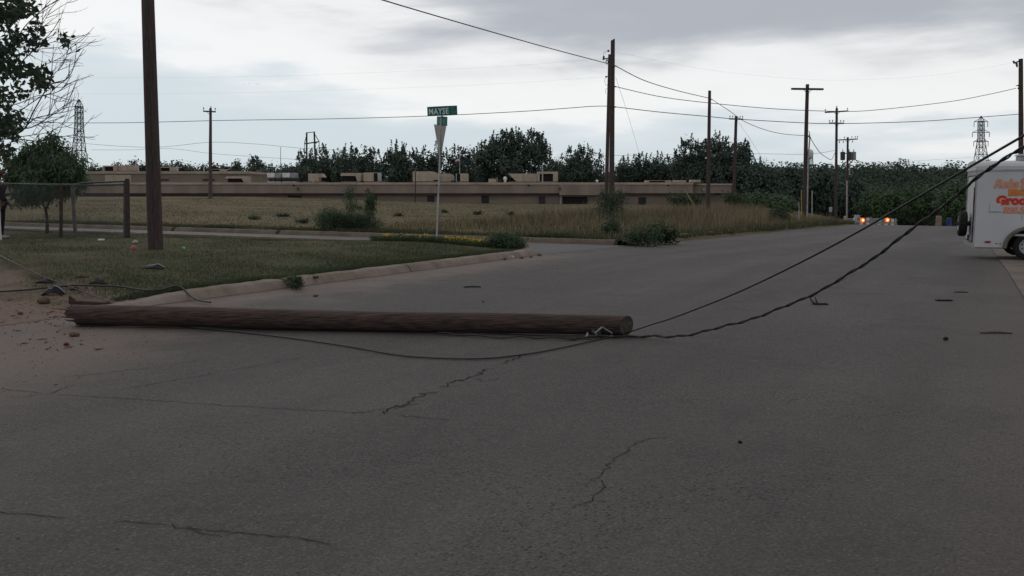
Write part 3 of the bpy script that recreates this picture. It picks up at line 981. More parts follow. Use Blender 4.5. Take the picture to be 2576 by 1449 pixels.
# pole behind the trailer
Y = 57
b = atg(2570, Y)
G_ = thing('utility_pole', 'dark utility pole at the right edge rising behind the white trailer', 'utility pole', b, PG)
pole_obj((b - Vector((0, 0, 0.3)), at(2568, 148, Y)), 0.17, 0.125, G_)
mesh('bracket', MB().tube([at(2566, 152, Y - .1), at(2556, 157, Y - .1), at(2550, 156, Y - .1)], 0.04, 6).tube([at(2549, 153, Y - .1), at(2552, 160, Y - .1)], 0.06, 6), M['steel_dark'], G_)
mesh('bracket', MB().tube([at(2556, 216, Y), at(2566, 213, Y)], 0.025, 5), M['steel_dark'], G_)
mb = MB().tube([at(2557, 158, Y - .1), at(2559, 169, Y - .1)], [0.075, 0.05], 7)
mesh('insulator', mb, M['insul'], G_)
for q_ in ((2565, 169), (2562, 215), (2562, 222)):
    mesh('insulator', MB().ball(at(*q_, Y - .1), 0.06), M['insul'], G_)
# pole in the field on the left
Y = 88
b = atg(529, Y)
L_ = thing('utility_pole', 'single utility pole with crossarm in the dry field left of the sign post', 'utility pole', b, PG)
pole_obj((b - Vector((0, 0, 0.3)), at(529.5, 272, Y)), 0.20, 0.12, L_, 'pole_grey')
mesh('insulator', MB().tube([at(530.5, 275, Y), at(530.5, 267, Y)], [0.05, 0.04], 6), M['insul'], L_)
crossarm(L_, at(527, 280.5, Y - 0.2), 1.2, 0.0, -0.05, 0.13, 0.35, (-0.92, 0.92), 0.3)

# ------------------------------------------------------------------ overhead wires
def spline(pts, n=10):
    """Catmull-Rom through points"""
    pts = [Vector(p) for p in pts]
    out = []
    for i in range(len(pts) - 1):
        p0, p1, p2, p3 = pts[max(0, i - 1)], pts[i], pts[i + 1], pts[min(len(pts) - 1, i + 2)]
        for k in range(n):
            t = k / n
            out.append(0.5 * ((2 * p1) + (p2 - p0) * t + (2 * p0 - 5 * p1 + 4 * p2 - p3) * t * t + (3 * p1 - p0 - 3 * p2 + p3) * t ** 3))
    out.append(pts[-1])
    return out
def wire(label, pts, r, cat='wire', mat_='wire_air', name='overhead_wire', n=5, group='overhead wires'):
    P = spline(pts, 10)
    return tag(mesh(name, MB().tube(P, r, n), M[mat_], loc=P[0], smooth=True), label, cat, group)
def lin(u0, v0, Y0, u1, v1, Y1, mids):
    """wire between two pixel ends at given depths, passing the listed pixel points"""
    out = [at(u0, v0, Y0)]
    for (u, v) in mids:
        k = (u - u0) / (u1 - u0)
        # depth varies linearly in space, not in the picture
        Y = 1.0 / ((1 - k) / Y0 + k / Y1)
        out.append(at(u, v, Y))
    out.append(at(u1, v1, Y1))
    return out
yA, yB, yD, yE, yG = 49.9, 67.9, 69.9, 89.7, 56.9
p_left = LPT + Vector((0.1, 0, -0.5))
wire('thick overhead cable dropping from the top of the frame to the twin poles',
     [p_left, at(700, -86, 24.5), at(963, 0, 29), at(1250, 84, 37), at(1400, 126, 43.0), at(1541, 163, yA)], 0.021)
wire('cable running down from the twin poles to the plain pole', lin(1549, 166, yA, 1784, 247, yB, [(1620, 202), (1700, 227)]), 0.024)
wire('cable sagging from the plain pole to the tall crossarm pole', lin(1791, 250, yB, 2024, 341, yD, [(1835, 279), (1870, 304), (1920, 325), (1970, 337)]), 0.021)
wire('short slack cable hanging off the right of the tall crossarm pole', lin(2038, 346, yD, 2100, 385, yE, [(2050, 366), (2065, 386), (2082, 398), (2092, 401)]), 0.026)
wire('upper long wire from the twin poles across to the pole behind the trailer', lin(1549, 218, yA, 2556, 222, yG, [(1660, 243), (1784, 259), (1950, 274), (2104, 280), (2200, 277), (2380, 257), (2480, 239)]), 0.019)
wire('lower long wire from the twin poles across to the pole behind the trailer', lin(1549, 269, yA, 2566, 287, yG, [(1660, 282), (1780, 293), (1845, 299), (2000, 308), (2104, 311), (2300, 306), (2450, 296)]), 0.021)
wire('long wire from the left edge past the MAYSE sign to the twin poles', lin(60, 308, 62, 1538, 267, yA, [(300, 309), (560, 303), (830, 299), (1075, 292), (1300, 281), (1430, 272), (1490, 267.5)]), 0.019)
wire('faint high wire reaching the bracket of the leaning twin pole', lin(-60, 196, 75, 1519, 148, 53.8, [(552, 194), (951, 182), (1250, 168)]), 0.0022)
wire('faint second wire below it ending at the insulator of the leaning twin pole', lin(-60, 238, 75, 1524, 193, 53.8, [(552, 234), (871, 226), (1250, 211)]), 0.0022)
wire('faint topmost wire from the twin poles to the bracket of the right edge pole', lin(1545, 130, yA, 2550, 157, yG, [(1792, 177), (2064, 201), (2294, 194), (2450, 175)]), 0.0022)
wire('thin guy wire slanting down right from the twin poles to the building roof line', lin(1549, 195, yA, 1612, 400, 74, [(1580, 290)]), 0.008)
wire('thin guy wire slanting down from the short crossarm pole', lin(1853, 300, 94.8, 1930, 420, 105, [(1890, 355)]), 0.011)
wire('low wire strung across the far side behind the field pole', lin(120, 352, 150, 900, 380, 150, [(275, 366), (400, 370), (530, 358), (640, 362), (760, 373)]), 0.026)
wire('lower crossing wire left of the near utility pole', lin(230, 377, 150, 760, 402, 150, [(330, 377), (430, 374), (530, 386), (640, 394)]), 0.022)
wire('distant low wire crossing in front of the trees right of the twin poles', lin(1400, 390, 120, 2102, 378, 95, [(1550, 391), (1700, 389), (1900, 387), (2030, 388)]), 0.017)
wire('faint distant wire rising towards the right lattice tower', lin(2170, 412, 300, 2455, 395, 420, [(2300, 405)]), 0.03)

# ------------------------------------------------------------------ fallen pole and its cables
pL, pR = Vector((-5.41, 11.03, 0.128)), Vector((1.31, 10.22, 0.122))
fp = thing('fallen_utility_pole', 'broken brown utility pole lying across the road with splintered left end', 'fallen pole', (pL + pR) / 2 - Vector((0, 0, 0.13)))
mb = MB()
dirv = (pR - pL).normalized()
N = 24
SEG = 46
rings = []
upv = Vector((0, 0, 1))
sidev = dirv.cross(upv).normalized()      # towards the camera
for i in range(SEG + 1):
    k = i / SEG
    c = pL.lerp(pR, k)
    r = 0.128 - 0.014 * k
    c.z = r + 0.004 + 0.006 * math.sin(k * 9) 
    ring = []
    for j in range(N):
        a = 2 * math.pi * j / N
        rr = r * (1 + 0.030 * mn.noise((k * 7, math.cos(a) * 2.2, math.sin(a) * 2.2)) + 0.012 * mn.noise((k * 60, math.cos(a) * 9, math.sin(a) * 9)))
        off = 0.0
        if i == 0:   # ragged broken end
            off = 0.10 * mn.noise((math.cos(a) * 4, math.sin(a) * 4, 2)) + (0.09 if math.sin(a) < -0.1 else 0.0)
        if i == SEG:  # slant-cut top end, facing a little towards the viewer
            off = -0.075 * math.cos(a)
        if i == SEG - 1:
            off = -0.03 * math.cos(a)
        ring.append(c + (sidev * math.cos(a) + upv * math.sin(a)) * rr + dirv * off)
    rings.append(ring)
vs = [p for r_ in rings for p in r_]
fs = []
for i in range(SEG):
    for j in range(N):
        q = (j + 1) % N
        fs.append((i * N + j, i * N + q, (i + 1) * N + q, (i + 1) * N + j))
mb.add(vs, fs)
cl_ = pL + dirv * 0.16
vs2 = rings[0] + [cl_]
mb.mat(1).add(vs2, [(j, N, (j + 1) % N) for j in range(N)])
mb.mat(2).add(rings[-1], [tuple(range(N))])
mesh('pole_shaft', mb, [M['log'], M['fresh_wood'], M['log_end']], fp, smooth=False)
mb = MB()
for (dz, dx, ln, r_) in ((0.075, 0.05, 0.19, 0.012), (0.02, 0.02, 0.10, 0.010), (-0.02, 0.03, 0.13, 0.014), (0.10, -0.02, 0.07, 0.012), (-0.06, 0.0, 0.08, 0.016)):
    s0 = pL + upv * dz + sidev * 0.05 + dirv * 0.1
    mb.tube([s0, s0 - dirv * (ln * 0.6 + 0.06), s0 - dirv * (ln + 0.1) + upv * 0.012], [r_, r_ * 0.7, 0.002], 5)
mesh('splinters', mb, M['log'], fp)
for (u, v) in ((385, 792), (415, 797)):
    p = at(u, v, 10.86)
    mesh('tag', MB().box(p, (0.014, 0.008, 0.062), bev=0.003), M['litter_cream'], fp)
mb = MB()
mb.tube([at(1497, 838, 10.1), at(1515, 823, 10.08)], 0.011, 6)
mb.tube([at(1515, 823, 10.08), at(1540, 838, 10.1), at(1537, 847, 10.1), at(1525, 850, 10.1)], 0.008, 6)
mb.tube([at(1497, 838, 10.1), at(1510, 852, 10.1)], 0.008, 6)
mesh('shackle', mb, M['steel'], fp)
mb = MB()
mb.box(at(1506, 845, 10.12), (0.05, 0.05, 0.10), bev=0.012)
mb.tube([at(1490, 832, 10.15), at(1506, 842, 10.1)], 0.02, 7)
mb.tube([at(1512, 845, 10.1), at(1513, 856, 10.1)], 0.026, 8)
mesh('clamp', mb, M['steel_dark'], fp)
mb = MB()
mb.tube([at(1468, 855, 10.02), at(1476, 847, 10.05), at(1478, 838, 10.1)], 0.012, 7)
mb.tube([at(1470, 857, 10.0), at(1490, 858, 10.0)], 0.012, 6)
mesh('deadend_clip', mb, M['steel'], fp)

# long straight cable from the air, under the pole end and looped over the road
def road_pts(px, z=0.013):
    return [gnd(u, v) + Vector((0, 0, z)) for u, v in px]
air = [(1640, 816, 9.9), (1700, 797, 9.6), (1850, 738, 9.0), (2000, 667, 8.4), (2150, 588, 7.8), (2300, 501, 7.2), (2450, 414, 6.7), (2576, 341, 6.3), (2800, 212, 5.6), (3300, -60, 4.7), (4300, -620, 3.6)]
loop = [(400, 819), (470, 826), (560, 834), (640, 842), (760, 857), (880, 875), (1000, 896), (1100, 904), (1220, 905), (1330, 893), (1420, 876), (1500, 858), (1560, 845)]
P = spline(road_pts(loop) + [at(1596, 831, 10.02)] + [at(*a) for a in air], 8)
rad = [0.0080 + 0.0018 * min(1, max(0, (i - 100) / 40)) for i in range(len(P))]
tag(mesh('downed_cable', MB().tube(P, rad, 7), M['wire'], loc=P[0], smooth=True),
    'straight black cable from the upper right, looping on the road before the fallen pole', 'cable', 'downed cables')
# bundled cable, visibly twisted
tw = [(1430, 857, 0), (1500, 852, 0), (1560, 851, 0), (1620, 851, 0), (1700, 846, 9.75), (1820, 822, 9.3), (1950, 781, 8.75), (2050, 737, 8.3), (2150, 681, 7.9), (2250, 610, 7.4), (2320, 558, 7.1), (2400, 496, 6.8), (2470, 440, 6.5), (2530, 397, 6.25), (2576, 368, 6.05), (2800, 252, 5.3), (3300, -10, 4.4), (4300, -560, 3.4)]
base = [gnd(u, v) + Vector((0, 0, 0.022)) if Y == 0 else at(u, v, Y) for u, v, Y in tw]
P = spline(base, 40)
mb = MB()
for ph, rs_, hr_ in ((0, .0068, .003), (2.6, .0068, .0115), (0.6, .0058, .0085)):
    Q, d = [], 0.0
    for i, p in enumerate(P):
        if i: d += (p - P[i - 1]).length
        tn = (P[min(i + 1, len(P) - 1)] - P[max(0, i - 1)]).normalized()
        a = tn.cross(Vector((0, 0, 1))).normalized(); b_ = a.cross(tn)
        w = d * 2 * math.pi / 0.33 + ph
        Q.append(p + (a * math.cos(w) + b_ * math.sin(w)) * hr_ + Vector((0, 0, (0.007 * math.sin(d * 19) + .006 * math.sin(d * 7.3)) * min(1, d))))
    mb.tube(Q, rs_, 6)
tag(mesh('downed_cable', mb, M['wire'], loc=P[0], smooth=True),
    'thick twisted black cable sagging from the upper right to the fallen pole', 'cable', 'downed cables')
def ground_cable(label, px, r, z=0.014, wob=0.0, n=10):
    P = spline(road_pts(px, z), n)
    if wob:
        P = [p + Vector((0, wob * math.sin(i * 0.55), abs(wob) * (1 + math.sin(i * 0.4)))) for i, p in enumerate(P)]
    return tag(mesh('downed_cable', MB().tube(P, r, 6), M['wire'], loc=P[0], smooth=True), label, 'cable', 'downed cables')
ground_cable('thin black cable lying on the road along the near side of the fallen pole', [(190, 823), (400, 821), (700, 826), (1000, 833), (1200, 839), (1400, 849), (1490, 856)], 0.007)
ground_cable('short wavy black cable on the road beside the right half of the fallen pole', [(1104, 843), (1150, 846), (1200, 850), (1270, 854), (1330, 853), (1390, 856), (1450, 858)], 0.0095, 0.016, 0.008)
ground_cable('black cable crossing the lawn from the left edge to behind the fallen pole', [(-60, 748), (0, 742), (60, 738), (130, 731), (190, 726), (250, 727), (310, 730), (360, 738), (400, 745), (450, 752), (490, 760), (530, 769)], 0.013, 0.05)
ground_cable('thin cable slanting down the lawn from the upper left to the fallen pole', [(-40, 630), (20, 660), (100, 700), (150, 719), (190, 735), (235, 753), (275, 769)], 0.010, 0.05)
# split timber behind the broken end
p0, p1 = gnd(178, 770) + Vector((0, 0, 0.05)), gnd(345, 770) + Vector((0, 0, 0.02))
mb = MB().tube([p0, p0.lerp(p1, .3), p1], [0.035, 0.03, 0.01], 6)
mb.prism([p0 + Vector((-.03, 0, -.02)), p0 + Vector((.10, 0, 0)), p0 + Vector((.05, 0, .05)), p0 + Vector((-.02, 0, .10))], (0, 0.03, 0))
tag(mesh('broken_timber', mb, M['log'], loc=p0), 'long dark split timber lying behind the splintered end of the fallen pole', 'timber')

# ------------------------------------------------------------------ cracks in the road
def crack_strip(mb, px, w, jit, seed, gap=0.0):
    rnd = random.Random(seed)
    P = [gnd(u, v) for u, v in px]
    pts = []
    for i in range(len(P) - 1):
        n = max(2, int((P[i + 1] - P[i]).length / 0.045))
        for k in range(n):
            p = P[i].lerp(P[i + 1], k / n)
            pts.append(p + Vector((rnd.gauss(0, jit), rnd.gauss(0, jit), 0)))
    pts.append(P[-1])
    for i in range(len(pts) - 1):
        g = mn.noise((i * 0.13, seed, 0)) * 0.5 + 0.5
        if g < gap: continue
        a, b = pts[i], pts[i + 1]
        d = (b - a); d.z = 0
        if d.length < 1e-5: continue
        nn = Vector((-d.y, d.x, 0)).normalized()
        w0 = w * (0.35 + 0.9 * (mn.noise((i * 0.5, seed, 1)) * 0.5 + 0.5))
        w1 = w * (0.35 + 0.9 * (mn.noise((i * 0.5 + 0.5, seed, 1)) * 0.5 + 0.5))
        up = Vector((0, 0, 0.004))
        w0 *= .85; w1 *= .85
        mb.add([a - nn * w0 / 2 + up, a + nn * w0 / 2 + up, b + nn * w1 / 2 + up, b - nn * w1 / 2 + up], [(0, 1, 2, 3)])
mb = MB()
crack_strip(mb, [(0, 978), (120, 992), (300, 1002), (520, 1017), (700, 1028), (950, 1042), (1130, 1057)], 0.009, 0.010, 1, 0.36)
crack_strip(mb, [(950, 1040), (1030, 1012), (1100, 982), (1180, 950), (1250, 922), (1310, 895)], 0.017, 0.024, 2, 0.36)
crack_strip(mb, [(-20, 1290), (110, 1298), (230, 1307), (430, 1322), (560, 1335), (750, 1356), (830, 1368), (960, 1378)], 0.009, 0.009, 3, 0.46)
crack_strip(mb, [(1440, 1280), (1480, 1260), (1518, 1232), (1516, 1200), (1530, 1165), (1570, 1140), (1600, 1115), (1645, 1105), (1690, 1100)], 0.0085, 0.014, 4, 0.30)
crack_strip(mb, [(330, 975), (480, 950), (620, 925), (760, 900)], 0.010, 0.012, 5, 0.42)
crack_strip(mb, [(60, 960), (200, 945), (380, 925), (560, 898)], 0.010, 0.014, 6, 0.45)
crack_strip(mb, [(1516, 1200), (1490, 1206), (1470, 1222)], 0.006, 0.01, 7, 0.4)
crack_strip(mb, [(1180, 950), (1215, 958), (1260, 955)], 0.009, 0.015, 12, 0.45)
crack_strip(mb, [(430, 1322), (520, 1345), (560, 1352)], 0.007, 0.01, 13, 0.5)
crack_strip(mb, [(880, 1040), (990, 1030), (1060, 1015)], 0.009, 0.015, 14, 0.45)
crack_strip(mb, [(60, 1000), (140, 985), (170, 972)], 0.009, 0.015, 15, 0.45)
crack_strip(mb, [(1900, 800), (2000, 762), (2100, 715), (2150, 690)], 0.016, 0.012, 9, 0.45)
crack_strip(mb, [(520, 830), (640, 843), (680, 820)], 0.007, 0.012, 10, 0.3)
mesh('cracks', mb, M['crack'], road, fix=False)
o = bpy.data.objects['cracks']
o['kind'] = 'structure'

# ------------------------------------------------------------------ buildings
def prect(u0, v0, u1, v1, Y):
    """centre and size of a picture rectangle standing at depth Y"""
    a, b = at(u0, v1, Y), at(u1, v0, Y)
    c = (a + b) / 2; c.y = Y
    return c, b.x - a.x, b.z - a.z
Y = 105.0
XA, XB = at(-60, 480, Y).x, at(1742, 480, Y).x
XE = at(1836, 480, Y + 3).x
zt, zcap, zf, zr_, zb = at(900, 459, Y).z, at(900, 464.5, Y).z, at(900, 486, Y).z, at(900, 491, Y).z, -1.6
bl = thing('tan_building', 'long low tan flat-roofed building across the dry field, nearer of the two', 'building', ((XA + XB) / 2, Y, 0))
mb = MB().box(((XA + XB) / 2, Y + 9.3, (zb + zr_) / 2 + 0.05), (XB - XA - 0.6, 18, zr_ - zb + 0.1))
mb.box(((XB + XE) / 2 - 0.3, Y + 11.5, (zb + zr_) / 2), (XE - XB + 0.6, 16, zr_ - zb))
mesh('wall', mb, M['tan'], bl)
mb = MB().box(((XA + XB) / 2, Y + 9, (zcap + zf) / 2), (XB - XA, 18.4, zcap - zf))
mb.box((at(1458, 480, Y).x, Y - 0.35, (zcap + zf) / 2 - 0.12), (at(1510, 480, Y).x - at(1408, 480, Y).x, 0.3, zcap - zf + 0.2))
mb.box(((XB + XE) / 2 - 0.1, Y + 11.3, (zcap + zf) / 2 - .05), (XE - XB + 0.5, 17, zcap - zf - .1))
mesh('fascia', mb, M['tan_fascia'], bl)
mb = MB().box(((XA + XB) / 2, Y + 9, (zf + zr_) / 2), (XB - XA - 0.3, 18.2, zf - zr_ - 0.01))
mesh('trim', mb, M['red_trim'], bl)
mb = MB().box(((XA + XB) / 2, Y + 9, (zt + zcap) / 2 + 0.003), (XB - XA + 0.1, 18.6, zt - zcap))
mb.box(((XB + XE) / 2, Y + 11.3, (zt + zcap) / 2 - 0.08), (XE - XB + 0.4, 17.2, zt - zcap - 0.05))
mesh('roof', mb, M['tan_cap'], bl)
def window(par, u0, v0, u1, v1, Y, kind='window', mm='glass', slats=0):
    c, w, h = prect(u0, v0, u1, v1, Y)
    fr = MB()
    t_ = 0.05
    for sx in (-1, 1):
        fr.box((c.x + sx * (w / 2 + t_ / 2), Y + 0.30 - 0.02, c.z), (t_, 0.1, h + 2 * t_))
        fr.box((c.x, Y + 0.30 - 0.022, c.z + sx * (h / 2 + t_ / 2)), (w, 0.1, t_))
    for k in range(slats):
        fr.box((c.x, Y + 0.27, c.z - h / 2 + h * (k + 1) / (slats + 1)), (w, 0.05, 0.035))
    o = mesh(kind, fr, M['red_trim'] if kind == 'window' else M['tan'], par)
    mesh('pane' if kind == 'window' else 'door_leaf', MB().box((c.x, Y + 0.275, c.z), (w, 0.04, h)), M[mm], o)
for r_ in ((724, 493, 756, 506), (936, 493, 946, 507), (1075, 493.5, 1091, 510), (1212, 493.5, 1229, 511), (1608, 497.5, 1625, 518)):
    window(bl, *r_, Y, slats=3 if r_[0] in (1608, 724) else 1)
window(bl, 1355, 494, 1372, 514, Y, 'door', 'door')
window(bl, 1417, 496, 1477, 515, Y, 'window', 'dark', 2)
mesh('pilaster', MB().box((at(1411, 500, Y).x, Y + 0.2, (zr_ + zb) / 2 - 0.01), (0.22, 0.3, zr_ - zb)), M['tan_cap'], bl)
for u in (740, 1100, 1330, 1680):
    c, w, h = prect(u - 4, 462, u + 4, 470, Y)
    mesh('scupper', MB().box((c.x, Y - 0.22, c.z), (w * .7, 0.1, h * .4)), M['dark'], bl)
for (u, v0) in ((751, 470), (1408, 470)):
    c, w, h = prect(u - 3, v0, u + 3, v0 + 10, Y)
    mesh('wall_lamp', MB().box((c.x, Y - (0.57 if u > 1400 else 0.25), c.z), (w * .6, 0.12, h * .7)), M['steel_dark'], bl)
c, w, h = prect(1779, 473, 1786, 481, Y)
mesh('wall_lamp', MB().box((c.x, Y + 2.7, c.z), (w * .7, 0.15, h * .6)), M['unit_grey'], bl)
# farther building on the left
Y2 = 150.0
xa, xb = at(60, 450, Y2).x, at(624, 450, Y2).x
t0, t1, t2 = at(400, 431, Y2).z, at(400, 437, Y2).z, -1.0
b2 = thing('tan_building', 'farther tan flat-roofed building on the left, its roof showing above the nearer one', 'building', ((xa + xb) / 2, Y2, 0))
mesh('wall', MB().box(((xa + xb) / 2, Y2 + 8, (t1 + t2) / 2), (xb - xa, 16, t1 - t2)), M['tan'], b2)
mesh('roof', MB().box(((xa + xb) / 2, Y2 + 8, (t0 + t1) / 2 + 0.003), (xb - xa + 0.3, 16.4, t0 - t1)), M['tan_cap'], b2)
for (u0, v0, u1, v1) in ((510, 450, 540, 455), (395, 450, 425, 455)):
    c, w, h = prect(u0, v0, u1, v1, Y2)
    mesh('window', MB().box((c.x, Y2 - 0.02, c.z), (w, 0.08, h)), M['red_trim'], b2)
c, w, h = prect(265, 440, 330, 458, Y2)
mesh('wall_panel', MB().box((c.x, Y2 - 0.03, c.z), (w, 0.1, h)), M['unit'], b2)

# rooftop units ------------------------------------------------------------
def unit(label, u0, v0, u1, v1, Y, style, mm='unit', group='rooftop air units', depth=1.5, base=None):
    c, w, h = prect(u0, v0, u1, v1, Y)
    zb_ = c.z - h / 2 if base is None else base
    h = c.z + h / 2 - zb_
    t = thing('rooftop_unit', label, 'air unit', (c.x, Y, zb_), group)
    x0, x1, z0, z1 = c.x - w / 2, c.x + w / 2, zb_, zb_ + h
    cz = z0 + h * 0.12
    mesh('curb', MB().box((c.x, Y, (z0 + cz) / 2 - 0.04), (w * 0.94, depth * 0.94, cz - z0 + 0.07)), M['unit_grey'] if mm != 'unit' else M['roof'], t)
    if style == 'box':
        mesh('cabinet', MB().box((c.x, Y, (cz + z1) / 2), (w, depth, z1 - cz), bev=0.03), M[mm], t)
    elif style == 'slot_right':
        mesh('cabinet', MB().box((x0 + w * .32, Y, (cz + z1) / 2), (w * .64, depth, z1 - cz), bev=0.03), M[mm], t)
        mesh('coil', MB().box((x0 + w * .74, Y, (cz + z1) / 2 - .03), (w * .2, depth * .9, z1 - cz - .08)), M['dark'], t)
        mesh('frame', MB().box((x1 - w * .06, Y, (cz + z1) / 2), (w * .12, depth, z1 - cz)).box((x0 + w * .74, Y, z1 - .03), (w * .2 - .004, depth * .96, .06)), M['unit_grey'], t)
    elif style == 'slot_left':
        mesh('cabinet', MB().box((x1 - w * .32, Y, (cz + z1) / 2), (w * .64, depth, z1 - cz), bev=0.03), M[mm], t)
        mesh('coil', MB().box((x0 + w * .2, Y, (cz + z1) / 2 - .03), (w * .3, depth * .9, z1 - cz - .08)), M['dark'], t)
        mesh('frame', MB().box((x0 + w * .03, Y, (cz + z1) / 2), (w * .06, depth, z1 - cz)), M['unit_grey'], t)
    elif style == 'hood_right':
        mesh('cabinet', MB().box((x0 + w * .52, Y, (cz + z1) / 2), (w * .50, depth, z1 - cz), bev=0.03), M[mm], t)
        mesh('coil', MB().box((x0 + w * .14, Y, (cz + z1) / 2), (w * .24, depth * .9, (z1 - cz) * .9)), M['dark'], t)
        y0 = Y - depth / 2
        mesh('hood', MB().prism([(x0 + w * .775, y0, z1), (x0 + w * .9, y0, z1), (x1, y0, z1 - h * .42), (x0 + w * .775, y0, z1 - h * .42)], (0, depth, 0)), M['tan_cap'], t)
    elif style == 'hood_over':
        y0 = Y - depth / 2
        mesh('hood', MB().prism([(x0, y0, z1 - h * .3), (x0 + w * .06, y0, z1), (x1, y0, z1), (x1, y0, z0 + h * .15), (x1 - w * .18, y0, z0 + h * .15), (x1 - w * .26, y0, z1 - h * .3)], (0, depth, 0)), M[mm], t)
        mesh('intake', MB().box((x0 + w * .4, Y + .1, (cz + z1 - h * .3) / 2), (w * .6, depth * .7, z1 - h * .3 - cz)), M['dark'], t)
    elif style == 'round':
        y0 = Y - depth / 2
        pts = [(x0, y0, cz), (x0, y0, z1)] + [(x0 + w * k, y0, z) for k, z in ((.72, z1), (.84, z1 - h * .06), (.93, z1 - h * .17), (1.0, z1 - h * .38), (1.0, cz + h * .12), (.8, cz + h * .12), (.8, cz))]
        mesh('cabinet', MB().prism(pts, (0, depth, 0)), M[mm], t)
        mesh('intake', MB().box((x0 + w * .89, Y, cz + h * .04), (w * .16, depth * .8, h * .1)), M['dark'], t)
    elif style == 'wedge':
        y0 = Y - depth / 2
        mesh('hood', MB().prism([(x0, y0, z1), (x1, y0, z1), (x1, y0, cz), (x0 + w * .30, y0, cz)], (0, depth, 0)), M[mm], t)
        mesh('side_panel', MB().box((x0 + w * .55, y0 - .02, (cz + z1) / 2), (.06, .03, (z1 - cz) * .9)).prism([(x0 + w * .5, y0 - .03, cz + h * .35), (x0 + w * .64, y0 - .03, cz), (x0 + w * .5, y0 - .03, cz)], (0, .025, 0)), M['tan_cap'], t)
    elif style == 'open':
        mesh('cabinet', MB().box((c.x, Y, z1 - h * .1), (w, depth, h * .2)).box((x0 + w * .06, Y, (cz + z1 - h * .2) / 2), (w * .12, depth, z1 - h * .2 - cz)).box((x1 - w * .12, Y, (cz + z1 - h * .2) / 2), (w * .24, depth, z1 - h * .2 - cz)), M[mm], t)
        mesh('intake', MB().box((x0 + w * .44, Y + .1, (cz + z1 - h * .2) / 2), (w * .63, depth * .8, z1 - h * .2 - cz - .01)), M['dark'], t)
    elif style == 'fan':
        mesh('cabinet', MB().box((c.x - w * .20, Y, z1 - h * .29), (w * .50, depth, h * .44), bev=.02), M['white'], t)
        mesh('side_panel', MB().box((c.x + w * .25, Y + .05, z1 - h * .30), (w * .38, depth * .9, h * .48), bev=.02), M['transformer'], t)
        mesh('fan_shroud', MB().tube([(c.x, Y, z1 - h * .08), (c.x, Y, z1 + h * .03)], [w * .36, w * .30], 14), M['dark'], t)
        mesh('base_frame', MB().box((c.x, Y, z0 + h * .36), (w * .9, depth * .8, h * .12)).box((c.x - w * .3, Y, z0 + h * .2), (w * .1, depth * .6, h * .3)).box((c.x + w * .25, Y, z0 + h * .2), (w * .22, depth * .6, h * .3)), M['steel_dark'], t)
    elif style == 'low':
        mesh('cabinet', MB().box((x0 + w * .45, Y, (z0 + z1) / 2 - h * .1), (w * .8, depth, h * .7)), M[mm], t)
        mesh('flange', MB().box((x1 - w * .06, Y, (z0 + z1) / 2), (w * .06, depth * .8, h)), M['tan_cap'], t)
    return t
zr0 = zt + 0.002
for args in (
    ('grey cooling unit with dark fan top, left of the pair on the roof', 675, 433.5, 711, 459, 108, 'fan', 'unit_grey'),
    ('grey cooling unit with dark fan top, right of the pair on the roof', 713, 433.5, 749, 459, 108, 'fan', 'unit_grey'),
    ('beige roof unit with dark coil on its left and a pale hood on its right', 764, 437, 818, 459, 107.5, 'hood_right'),
    ('beige roof hood open underneath, left neighbour of the box with a dark slot', 859, 435.5, 910, 459, 107.5, 'hood_over'),
    ('beige roof box with a dark slot at its right side', 917, 434.5, 957, 459, 107.5, 'slot_right'),
    ('large beige roof unit with rounded right shoulder, left of the sign post', 1040, 431.5, 1104, 459, 107.5, 'round'),
    ('beige roof unit directly right of the sign post', 1105, 437, 1142, 459, 108.5, 'round'),
    ('small beige roof box with dark left end, in front of the flagpole', 1148, 437, 1178, 459, 107.5, 'slot_left'),
    ('low beige roof box with an upright flange, left of the white dome vent', 1228, 447, 1252, 459, 107.5, 'low'),
    ('wedge shaped beige roof duct slanting in at its lower left', 1278, 437, 1350, 459, 107.5, 'wedge'),
    ('beige roof unit with a wide dark opening, joined to the wedge duct', 1351, 432, 1403, 459, 107.5, 'open'),
    ('flat beige roof unit with small dark grille, right of the twin poles', 1623, 454, 1686, 462, 107, 'open'),
    ('small beige roof box in the middle of three at the right end', 1694, 454, 1723, 462, 107, 'box'),
    ('small beige roof box nearest the building end', 1736, 452.5, 1760, 462, 107, 'box')):
    unit(*args, base=zr0)
zr2 = t0 + 0.004
for args in (
    ('beige unit with dark grille on the far left building, left end', 266, 417, 300, 431, 153, 'open'),
    ('plain beige box on the far left building beside the grille unit', 301, 416, 343, 431, 153.5, 'box'),
    ('beige unit with dark grille on the far building right of the near utility pole', 406, 420, 441, 431, 153, 'open'),
    ('beige unit with dark grille on the far building beside the field pole', 533, 425.5, 565, 431, 153, 'open')):
    unit(*args, base=zr2, depth=2.2)
unit('beige canopy hood on the roof at the right end of the far building', 570, 444, 627, 460, 120, 'hood_over', base=at(600, 461, 120).z)
def vent(label, u, v0, v1, Y, r, zb_, mm='pvc', dome=False):
    p = at(u, v0, Y)
    mb = MB()
    if dome:
        mb.tube([(p.x, Y, zb_), (p.x, Y, zb_ + (p.z - zb_) * .45)], r * .6, 10)
        mb.ball((p.x, Y, zb_ + (p.z - zb_) * .62), (r, r, (p.z - zb_) * .38))
    else:
        mb.tube([(p.x, Y, zb_), (p.x, Y, p.z - .05), (p.x, Y, p.z)], [r, r, r * .8], 8)
    tag(mesh('roof_vent', mb, M[mm], loc=(p.x, Y, zb_), smooth=dome), label, 'vent', 'roof vents and pipes')
vent('white dome vent on the roof between the low box and the wedge duct', 1271, 444, 459, 107, .24, zr0, 'white', True)
vent('white dome vent on the roof left of the twin poles', 1502, 452, 460, 107, .17, zr0, 'white', True)
vent('pale roof pipe standing before the open-fronted unit', 1365, 423, 459, 106.3, .07, zr0)
